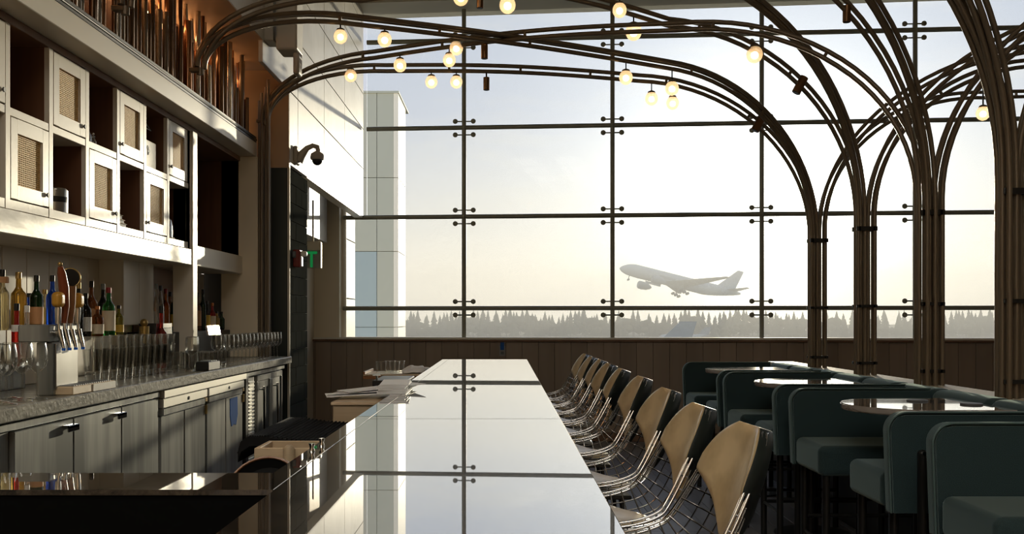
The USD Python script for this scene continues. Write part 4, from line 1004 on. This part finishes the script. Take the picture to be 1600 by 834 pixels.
def bottle(label, px, ptop, pbase, wpx, Y, glass, cap, lab=None, shape='round', liquid_cap=True, zb=None):
    b = at(px, pbase, Y); tp = at(px, ptop, Y)
    if zb is not None: b[2] = zb
    h = tp[2] - b[2]; r = wpx / 2 * Y / F
    t = thing('liquor_bottle', label, 'bottle', loc=tuple(b), group=None)
    rn = max(.009, r * .36)
    sh = {'round': (.58, .74), 'square': (.60, .68), 'long': (.50, .78), 'fat': (.52, .66)}[shape]
    pr = [(0, .0), (r * .9, .0), (r, .012), (r, h * sh[0]), (r * .93, h * (sh[0] + .05)), (r * .6, h * (sh[0] + sh[1]) / 2 + .005), (rn, h * sh[1]), (rn * .92, h * .90), (0, h * .90)]
    nn = 18
    part(t, 'glass', lathe(pr, nn, b), glass, smooth=40)
    part(t, 'cap', lathe([(0, h * .885), (rn * 1.12, h * .885), (rn * 1.12, h * .985), (rn * .95, h), (0, h)], 14, b), cap, smooth=40)
    if lab:
        z0, z1 = h * (.12), h * (sh[0] - .06)
        if len(lab) > 1: z0, z1 = h * lab[1], h * lab[2]
        part(t, 'label', lathe([(r + .0006, z0), (r + .0006, z1), (r + .0001, z1), (r + .0001, z0), (r + .0006, z0)], 18, b), lab[0], smooth=40)
    return t
bottle('pale yellow bottle with an orange neck label, cut by the left picture edge', 4, 421, 509, 18, 3.85, 'glass_pale', 'cap_black', ('label_orange', .78, .88), zb=1.339)
bottle('tall golden amber bottle, second from the left', 29, 425, 509, 23, 3.95, 'glass_amber', 'cap_gold', zb=1.339)
bottle('slim blue bottle peeping out behind the golden one', 46, 458, 507, 9, 4.35, 'glass_blue', 'cap_black', zb=1.339)
bottle('near-black green bottle with an orange front label, left group', 57, 430, 508, 20, 4.0, 'glass_darkgreen', 'cap_black', ('label_orange', .10, .42), zb=1.339)
bottle('small bottle with bright yellow label between the dark and the blue bottle', 70, 452, 507, 9, 4.4, 'glass_pale', 'cap_gold', ('label_yellow',), zb=1.339)
bottle('bright cobalt blue bottle with black cap', 82, 430, 508, 19, 4.1, 'glass_blue', 'cap_black', zb=1.339)
bottle('deep red bottle with black cap in front, left of the beer tower', 26, 474, 538, 15, 3.80, 'glass_red', 'cap_black', ('label_white', .55, .66), 'square', zb=1.202)
bottle('clear bottle with white label and pale cap close to the red one', 42, 477, 520, 14, 3.9, 'glass_clear', 'plastic_white', ('label_white',), 'square', zb=1.202)
bottle('dark wine bottle shoulder just behind the amber tap handle', 92, 470, 508, 22, 4.25, 'glass_black', 'cap_black', zb=1.339)
bottle('dark bottle with gold top directly right of the tap badge', 123, 441, 524, 14, 4.75, 'glass_black', 'cap_gold', zb=1.30)
bottle('black bottle with a white side label right of the taps', 134, 458, 526, 17, 4.85, 'glass_black', 'cap_black', ('label_white', .12, .45), zb=1.296)
bottle('tall amber brown bottle with black cap, behind the orange-capped one', 143, 439, 523, 17, 5.05, 'glass_brown', 'cap_black', ('label_orange', .3, .5), zb=1.296)
bottle('orange brown bottle with orange cap, right of the taps', 152, 478, 527, 19, 4.95, 'glass_brown', 'cap_orange', ('label_cream', .08, .4), zb=1.296)
bottle('dark bottle with grey cap half hidden between brown and green bottles', 161, 443, 524, 16, 5.25, 'glass_black', 'plane_grey', zb=1.296)
bottle('green bottle with a red cap and tan label', 170, 449, 527, 19, 5.10, 'glass_green', 'cap_red', ('label_cream', .1, .52), zb=1.296)
bottle('small olive yellow bottle at the right end of the left group', 186, 477, 527, 14, 5.3, 'glass_olive', 'cap_black', ('label_yellow', .1, .35), zb=1.296)
bottle('clear bottle against the box column, right group', 244, 443, 506, 10, 6.15, 'glass_clear', 'plane_grey', zb=1.301)
bottle('tall clear bottle with white label in the right group', 251, 446, 506, 11, 6.25, 'glass_clear', 'plane_dark', ('label_white',), 'long', zb=1.301)
bottle('orange bottle with red cap in the right group', 259, 451, 506, 12, 6.3, 'glass_orange', 'cap_red', zb=1.301)
bottle('brown bottle between the orange and dark green ones', 266, 456, 506, 9, 6.5, 'glass_brown', 'cap_black', ('label_orange',), zb=1.301)
bottle('dark green bottle with black top left of the white post', 273, 451, 506, 13, 6.4, 'glass_darkgreen', 'cap_black', ('label_yellow', .12, .4), zb=1.301)
bottle('green bottle touching the white post', 283, 454, 506, 12, 6.5, 'glass_green', 'cap_black', ('label_white', .1, .4), zb=1.301)
bottle('dim brown bottle first right of the white post', 309, 457, 508, 11, 6.85, 'glass_brown', 'cap_black', ('label_orange',), zb=1.301)
bottle('dim tall green bottle second right of the white post', 317, 452, 508, 10, 6.9, 'glass_darkgreen', 'cap_black', zb=1.301)
bottle('dim dark bottle third right of the white post', 324, 470, 508, 9, 6.95, 'glass_black', 'cap_black', ('label_yellow',), zb=1.301)
bottle('dim rosy bottle fourth right of the white post', 332, 473, 508, 10, 7.0, 'glass_red', 'cap_orange', ('label_cream',), zb=1.301)
bottle('dim short bottle near the end of the right group', 339, 486, 508, 9, 7.05, 'glass_amber', 'cap_black', zb=1.301)
bottle('dim last bottle at the right end of the right group', 346, 487, 508, 10, 7.15, 'glass_darkgreen', 'cap_black', zb=1.301)
bottle('bright red bottle base standing low beside the black machine', 252, 478, 540, 17, 5.75, 'glass_red', 'cap_black', None, 'fat', zb=ZC + .001)

# ------------------------------------------------------------------ glasses
def glassware(name, label, cat_, group, prof, foot, n=20):
    """thin blown wall with a heavy foot and a rounded lip"""
    t = thing(name, label, cat_, local=True, group=group)
    r1, z1 = prof[-1]
    part(t, 'bowl', cat(lathe(prof, n), tube([(r1 * math.cos(a), r1 * math.sin(a), z1) for a in np.linspace(0, 2 * math.pi, n + 1)[:-1]], .0009, 5, closed=True)), 'drink_glass', smooth=40)
    part(t, 'foot', lathe(foot, n), 'drink_glass', smooth=40)
    return t
pint = glassware('pint_glass', 'clear pint glass in the stacked rows right of the beer tower', 'glass', 'stacked pint glasses on the back counter',
                 [(.0302, .012), (.0425, .15)], [(0, 0), (.029, 0), (.0305, .004), (.0302, .012), (0, .012)])
def put(src, loc, rot=0):
    if src not in _first: move(src, loc, rot); _first.add(src)
    else: copy(src, None, loc, rot)
_first = set()
for j in range(2):
    for i in range(11 if j == 0 else 4):
        y = (4.36 + i * .096) if j == 0 else 4.98 + i * .115; x = -1.80 - j * .13
        put(pint, (x, y, ZC + .001)); put(pint, (x, y, ZC + .054))
wine = glassware('wine_glass', 'large stemmed wine glass in the cluster at the left picture edge', 'glass', 'wine glasses left of the beer tower',
                 [(0, .094), (.012, .097), (.030, .115), (.037, .140), (.034, .175), (.029, .200)],
                 [(0, 0), (.036, 0), (.034, .003), (.006, .008), (.0042, .02), (.0042, .085), (.006, .094), (0, .0945)], 22)
for x, y in ((-1.665, 3.44), (-1.70, 3.36), (-1.70, 3.52), (-1.755, 3.42), (-1.655, 3.31), (-1.76, 3.56), (-1.66, 3.54), (-1.78, 3.33)):
    put(wine, (x, y, ZC + .001))
stem = glassware('stem_glass', 'stemmed glass in the long double row at the far end of the back counter', 'glass', 'stemmed glasses at the far end of the counter',
                 [(0, .085), (.012, .088), (.030, .105), (.034, .128), (.032, .165), (.0295, .185)],
                 [(0, 0), (.033, 0), (.031, .003), (.0055, .007), (.004, .018), (.004, .075), (.006, .085), (0, .0855)], 18)
for i in range(14):
    for j in range(2):
        put(stem, (-1.66 - .085 * j, 6.02 + i * .098 + .03 * j, ZC + .001))
for i in range(3):
    put(stem, (-1.68 - .02 * i, 5.36 + i * .075, ZC + .001))
tum = glassware('tumbler', 'short tumbler in the crowded middle of the back counter', 'glass', 'tumblers in the middle of the back counter',
                [(.0325, .012), (.037, .092)], [(0, 0), (.031, 0), (.033, .004), (.0325, .012), (0, .012)], 16)
for i in range(5):
    for j in range(3):
        put(tum, (-1.69 - .085 * j, 5.60 + i * .083 + .02 * (j % 2), ZC + .001))

mc = thing('card_machine', 'black coffee machine-like box among the glasses in mid counter', 'machine', loc=(-1.98, 6.0, ZC))
part(mc, 'body', prism([(5.66, ZC + .001), (5.97, ZC + .001), (5.97, 1.355), (5.70, 1.355)], -2.09, -1.99, 'x'), 'black_paint')
part(mc, 'panel', bx(-1.99, -1.982, 5.75, 5.94, ZC + .06, 1.33, .003), 'black_steel')
part(mc, 'pourer', cat(rod((-2.03, 5.62, 1.14), (-2.03, 5.62, 1.34), .028, 14), sphere((-2.03, 5.62, 1.36), .022, 2)), 'cap_gold', smooth=40)
tm_ = thing('point_of_sale_screen', 'small tilted chrome panel angled to throw back a sun glint', 'screen', loc=(-1.9, 6.3, ZC))
n_ = np.array([.34, -.94, .12])
q0 = at(333, 516, 6.35)
part(tm_, 'screen', bx(-.006, .006, -.13, .13, -.032, .032, .003).apply_transform(trimesh.transformations.rotation_matrix(math.radians(-11.4), [0, 1, 0])).apply_translation(q0), 'chrome')  # mirror-bright panel turned so the sun glints towards the camera
part(tm_, 'stand', cat(rod(q0 + (0, .01, -.02), (q0[0], q0[1] + .02, ZC), .012, 10), bx(q0[0] - .06, q0[0] + .06, q0[1] - .05, q0[1] + .09, ZC, ZC + .012, .003)), 'black_steel')
bt = thing('black_tool_box', 'low black box with grey slots at the counter edge', 'box', loc=(-1.65, 5.45, ZC))
part(bt, 'box', bx(-1.68, -1.61, 5.98 - .55, 6.10 - .45, ZC + .001, ZC + .05, .004), 'black_paint')
part(bt, 'slot', cat([bx(-1.675, -1.615, 5.50 + .04 * k, 5.52 + .04 * k, ZC + .05, ZC + .054) for k in range(3)]), 'plane_grey')

# ------------------------------------------------------------------ things in the open bays
def inbay(px, pyb, d=.06):
    Y = (1.96 + d) * F / (CX - px); return np.array([-(1.96 + d), Y, H - (pyb - CY) * Y / F])
zl0, zl1 = Z0 + .001, Z2 + .001
b = inbay(95, 330)
cn = thing('canister', 'silver and black striped canister in the lower bay at the left', 'canister', loc=(b[0], b[1], zl0))
part(cn, 'body', lathe([(0, 0), (.055, 0), (.058, .004), (.058, .105), (.05, .115), (0, .115)], 24, (b[0] - .02, b[1] - .02, zl0)), 'steel', smooth=40)
part(cn, 'band', lathe([(.0590, .05), (.0590, .075), (.0581, .075), (.0581, .05), (.059, .05)], 24, (b[0] - .02, b[1] - .02, zl0)), 'black_paint', smooth=40)
cn2 = thing('canister', 'dark canister with a bright clasp behind the silver one', 'canister', loc=(b[0], b[1] + .11, zl0))
part(cn2, 'body', lathe([(0, 0), (.05, 0), (.05, .11), (.042, .125), (0, .125)], 24, (b[0] - .06, b[1] + .10, zl0)), 'plane_dark', smooth=40)
part(cn2, 'clasp', bx(b[0] - .012, b[0] - .006, b[1] + .07, b[1] + .085, zl0 + .05, zl0 + .09), 'chrome')
b = inbay(200, 350); yy = YN[7] + .03
for i, (hh, wd, m, lab) in enumerate(((.022, .17, 'book_tan', 'tan book at the bottom of the stack in the lower bay'), (.020, .155, 'label_cream', 'cream book second from the bottom of the stack'), (.024, .14, 'book_tan', 'brownish book third from the bottom of the stack'))):
    z = zl0 + sum((.022, .020, .024)[:i])
    t = thing('book', lab, 'book', loc=(-2.05, yy + .09, z), group=None)
    part(t, 'cover', cat(bx(-2.13, -1.99 - .005 * i, yy, yy + wd, z, z + .003), bx(-2.13, -1.99 - .005 * i, yy, yy + wd, z + hh - .003, z + hh)), m)
    part(t, 'pages', bx(-2.127, -1.995 - .005 * i, yy + .003, yy + wd - .003, z + .003, z + hh - .003), 'paper')
rl = thing('rolled_tin', 'grey cylinder lying on top of the book stack', 'tin', loc=(-2.05, yy + .07, zl0 + .066))
part(rl, 'tin', rod((-2.05, yy + .005, zl0 + .066 + .036), (-2.05, yy + .13, zl0 + .066 + .036), .036, 20), 'book_grey', smooth=40)
part(rl, 'rim', cat(rod((-2.05, yy + .002, zl0 + .102), (-2.05, yy + .010, zl0 + .102), .0375, 20), rod((-2.05, yy + .122, zl0 + .102), (-2.05, yy + .132, zl0 + .102), .0375, 20)), 'plane_grey', smooth=40)
ya = YN[8] + .026
tb = thing('tin_box', 'cream tin box with a dark emblem in the upper bay', 'box', loc=(-2.05, ya + .1, zl1))
part(tb, 'box', bx(-2.12, -1.985, ya, ya + .22, zl1, zl1 + .155, .004), 'tin_cream')
part(tb, 'emblem', cat(rod((-1.985, ya + .09, zl1 + .112), (-1.983, ya + .09, zl1 + .112), .012, 10), rod((-1.985, ya + .108, zl1 + .095), (-1.983, ya + .108, zl1 + .095), .010, 8), rod((-1.985, ya + .094, zl1 + .078), (-1.983, ya + .094, zl1 + .078), .008, 8), bx(-1.985, -1.983, ya + .088, ya + .10, zl1 + .075, zl1 + .115)), 'plane_dark')
hg = thing('coat_hanger', 'thin grey coat hanger hung above the cream tin box', 'hanger', loc=(-2.0, ya + .1, zl1 + .25))
part(hg, 'bar', tube([(-2.0, ya + .01, zl1 + .222), (-2.0, ya + .09, zl1 + .252), (-2.0, ya + .18, zl1 + .222), (-2.0, ya + .01, zl1 + .222)], .003, 6), 'plane_grey')
part(hg, 'hook', tube([(-2.0, ya + .09, zl1 + .25), (-2.0, ya + .09, zl1 + .272), (-2.0, ya + .10, zl1 + .282), (-2.0, ya + .11, zl1 + .275), (-2.03, ya + .11, zl1 + .30), (-2.1, ya + .11, zl1 + .325)], .0025, 6), 'plane_grey')
yb_ = YN[6] + .05
for i, (dy, hh, r, lab) in enumerate(((0.0, .10, .028, 'small clear cruet in the upper bay, leftmost'), (.09, .085, .022, 'small clear cruet in the upper bay, middle'), (.16, .055, .018, 'small clear cruet in the upper bay, rightmost and lowest'))):
    t = thing('cruet', lab, 'cruet', loc=(-2.02, yb_ + dy, zl1), group=None)
    part(t, 'body', lathe([(0, 0), (r, 0), (r, hh * .5), (r * .5, hh * .8), (r * .55, hh), (r * .45, hh), (r * .4, hh * .8), (r * .85, hh * .5), (r * .85, .006), (0, .006)], 16, (-2.02, yb_ + dy, zl1)), 'drink_glass', smooth=40)
    part(t, 'stopper', sphere((-2.02, yb_ + dy, zl1 + hh + .010), r * .45, 2), 'chrome', smooth=True)
yg = YN[9] + .09
gd = thing('glass_dome', 'clear glass dome standing in the last lower bay', 'glass dome', loc=(-2.02, yg, zl0))
part(gd, 'dome', lathe([(0, .135), (.03, .128), (.05, .105), (.056, .07), (.056, .004), (.054, .004), (.054, .07), (.048, .104), (.029, .126), (0, .132)][::-1], 20, (-2.02, yg, zl0)), 'drink_glass', smooth=40)
part(gd, 'base_plate', lathe([(0, 0), (.065, 0), (.065, .004), (0, .004)], 20, (-2.02, yg, zl0)), 'light_wood', smooth=40)

# ------------------------------------------------------------------ things on the bartender's side
mt = thing('rubber_mat', 'black ribbed rubber bar mat draped over the work bench', 'bar mat', loc=(-.7, 3.65, .83))
g = np.linspace(0, 1, 14)
cs = [(-.895, .93), (-.885, .965), (-.855, .985), (-.80, .985), (-.70, .972), (-.6, .966), (-.475, .964)]
xs = np.interp(np.linspace(0, 6, 40), range(7), [p[0] for p in cs]); zs = np.interp(np.linspace(0, 6, 40), range(7), [p[1] for p in cs])
poly = list(zip(xs, zs)) + list(zip(xs[::-1], zs[::-1] - .03))
part(mt, 'mat', prism(poly, 3.35, 3.98, 'y'), 'rubber_black', smooth=40)
part(mt, 'ribs', cat([tube([(x, 3.355, z + .002), (x, 3.975, z + .002)], .0035, 5) for x, z in zip(xs, zs)]), 'rubber_black', kind='stuff')
part(mt, 'stand', bx(-.84, -.485, 3.4, 3.95, .831, .93, .004), 'black_paint')
cb = thing('wooden_box', 'open plywood box with a wooden peg, low behind the bar', 'box', loc=(-.7, 3.0, .83))
q0 = at(407, 712, 2.95)
for m in (bx(-.74, -.50, 2.95, 2.965, .831, 1.0, .002), bx(-.74, -.50, 3.12, 3.135, .831, 1.0, .002), bx(-.74, -.725, 2.965, 3.12, .831, 1.0, .002), bx(-.515, -.50, 2.965, 3.12, .831, 1.0, .002)):
    part(cb, 'side', m, 'light_wood')
part(cb, 'bottom', bx(-.725, -.515, 2.965, 3.12, .831, .842), 'light_wood')
part(cb, 'peg', tube([(-.632, 2.93, .831), (-.632, 2.93, 1.0), (-.632, 2.93, 1.012)], [.018, .018, .008], 12), 'light_wood', smooth=40)
sk = thing('serving_pan', 'round dark pan leaning low behind the bar', 'pan', loc=(-.62, 2.7, .83))
part(sk, 'pan', lathe([(0, -.004), (.085, -.004), (.100, .03), (.096, .03), (.082, 0), (0, 0)], 28).apply_transform(trimesh.transformations.rotation_matrix(math.radians(58), [1, 0, 0])).apply_translation((-.625, 2.62, .916)), 'rubber_black', smooth=40)
part(sk, 'rim', tube(trimesh.transformations.transform_points(np.array([(.098 * math.cos(a), .098 * math.sin(a), .030) for a in np.linspace(0, 2 * math.pi, 37)[:-1]]), trimesh.transformations.translation_matrix((-.625, 2.62, .916)) @ trimesh.transformations.rotation_matrix(math.radians(58), [1, 0, 0])), .004, 6, closed=True), 'handle_brown', smooth=60)
cr = thing('wooden_crate', 'tan wooden crate behind the bar under papers', 'crate', loc=(-.6, 4.2, .83))
part(cr, 'body', bx(-.70, -.485, 4.08, 4.5, .831, 1.028, .003), 'light_wood')
part(cr, 'lid', bx(-.708, -.482, 4.07, 4.51, 1.028, 1.042, .003), 'light_wood')
pa = thing('paper_sheets', 'white sheets of paper fanned on the tan crate', 'papers', loc=(-.62, 4.3, 1.043))
for i in range(3):
    part(pa, 'sheet', bx(-.17, .17, -.12, .12, 0, .0025).apply_transform(trimesh.transformations.rotation_matrix(math.radians((12, -6, 22)[i]), [0, 0, 1])).apply_transform(trimesh.transformations.rotation_matrix(math.radians(-3 - i), [0, 1, 0])).apply_translation((-.60 + .03 * i, 4.32 + .03 * i, 1.060 + .010 * i)), 'paper')
mn = thing('menu_stack', 'stack of white menus at the bar edge beside the crate', 'menus', loc=(-.5, 4.4, 1.07))
for i in range(6):
    part(mn, 'menu', bx(-.06, .06, -.17, .17, 0, .006).apply_transform(trimesh.transformations.rotation_matrix(math.radians(rng.uniform(-4, 4)), [0, 0, 1])).apply_translation((-.47 + rng.uniform(-.006, .006), 4.30, ZB + .0005 + .0068 * i)), 'paper')
bk = thing('black_caddy', 'black caddy behind the bar past the papers', 'caddy', loc=(-.6, 5.2, .83))
part(bk, 'box', bx(-.66, -.485, 5.0, 5.42, .831, 1.072, .004), 'black_paint')
part(bk, 'clip', cat(rod((-.64, 5.02, 1.072), (-.64, 5.02, 1.10), .006, 8), bx(-.66, -.62, 5.01, 5.03, 1.095, 1.103)), 'chrome')
tg = thing('glass_tray', 'wooden tray overhanging the worktop with small glasses', 'tray', loc=(-.68, 6.3, 1.04))
part(tg, 'tray', bx(-.86, -.478, 6.1, 6.5, 1.030, 1.040, .003), 'light_wood')
part(tg, 'lip', cat(bx(-.862, -.85, 6.098, 6.502, 1.040, 1.058, .002), bx(-.862, -.478, 6.092, 6.10, 1.012, 1.03, .001)), 'handle_brown')
part(tg, 'support', bx(-.60, -.478, 6.15, 6.45, .831, 1.03, .003), 'light_wood')
shot = glassware('shot_glass', 'small clear glass on the wooden tray behind the bar', 'glass', 'small glasses on the wooden tray', [(.0305, .012), (.034, .075)], [(0, 0), (.03, 0), (.031, .004), (.0305, .012), (0, .012)], 16)
for x, y in ((-.76, 6.18), (-.68, 6.2), (-.66, 6.3), (-.72, 6.32)): put(shot, (x, y, 1.0405))
nk = thing('folded_napkin', 'crumpled white napkin pile beside the small glasses', 'napkin', loc=(-.55, 6.3, 1.04))
s = sphere((0, 0, 0), 1.0, 3); v = np.array(s.vertices); v = v * (.085, .10, .03) + (meshkit.noise(v * 2.5, 3)[:, None] - .5) * .03; v[:, 2] = np.maximum(v[:, 2], -.012)
part(nk, 'cloth', trimesh.Trimesh(v + (-.555, 6.28, 1.054), s.faces, process=False), 'paper', smooth=40)
ck = thing('bar_tools', 'little chrome bar tools glinting on the near edge of the bar', 'bar tools', loc=(-.44, 2.35, ZB))
for i, (x, y) in enumerate(((-.455, 2.36), (-.45, 2.46))):
    part(ck, 'jigger', lathe([(0, 0), (.008, 0), (.005, .008), (.008, .018), (0, .018)], 14, (x, y, ZB + .0005)), 'chrome', smooth=40)
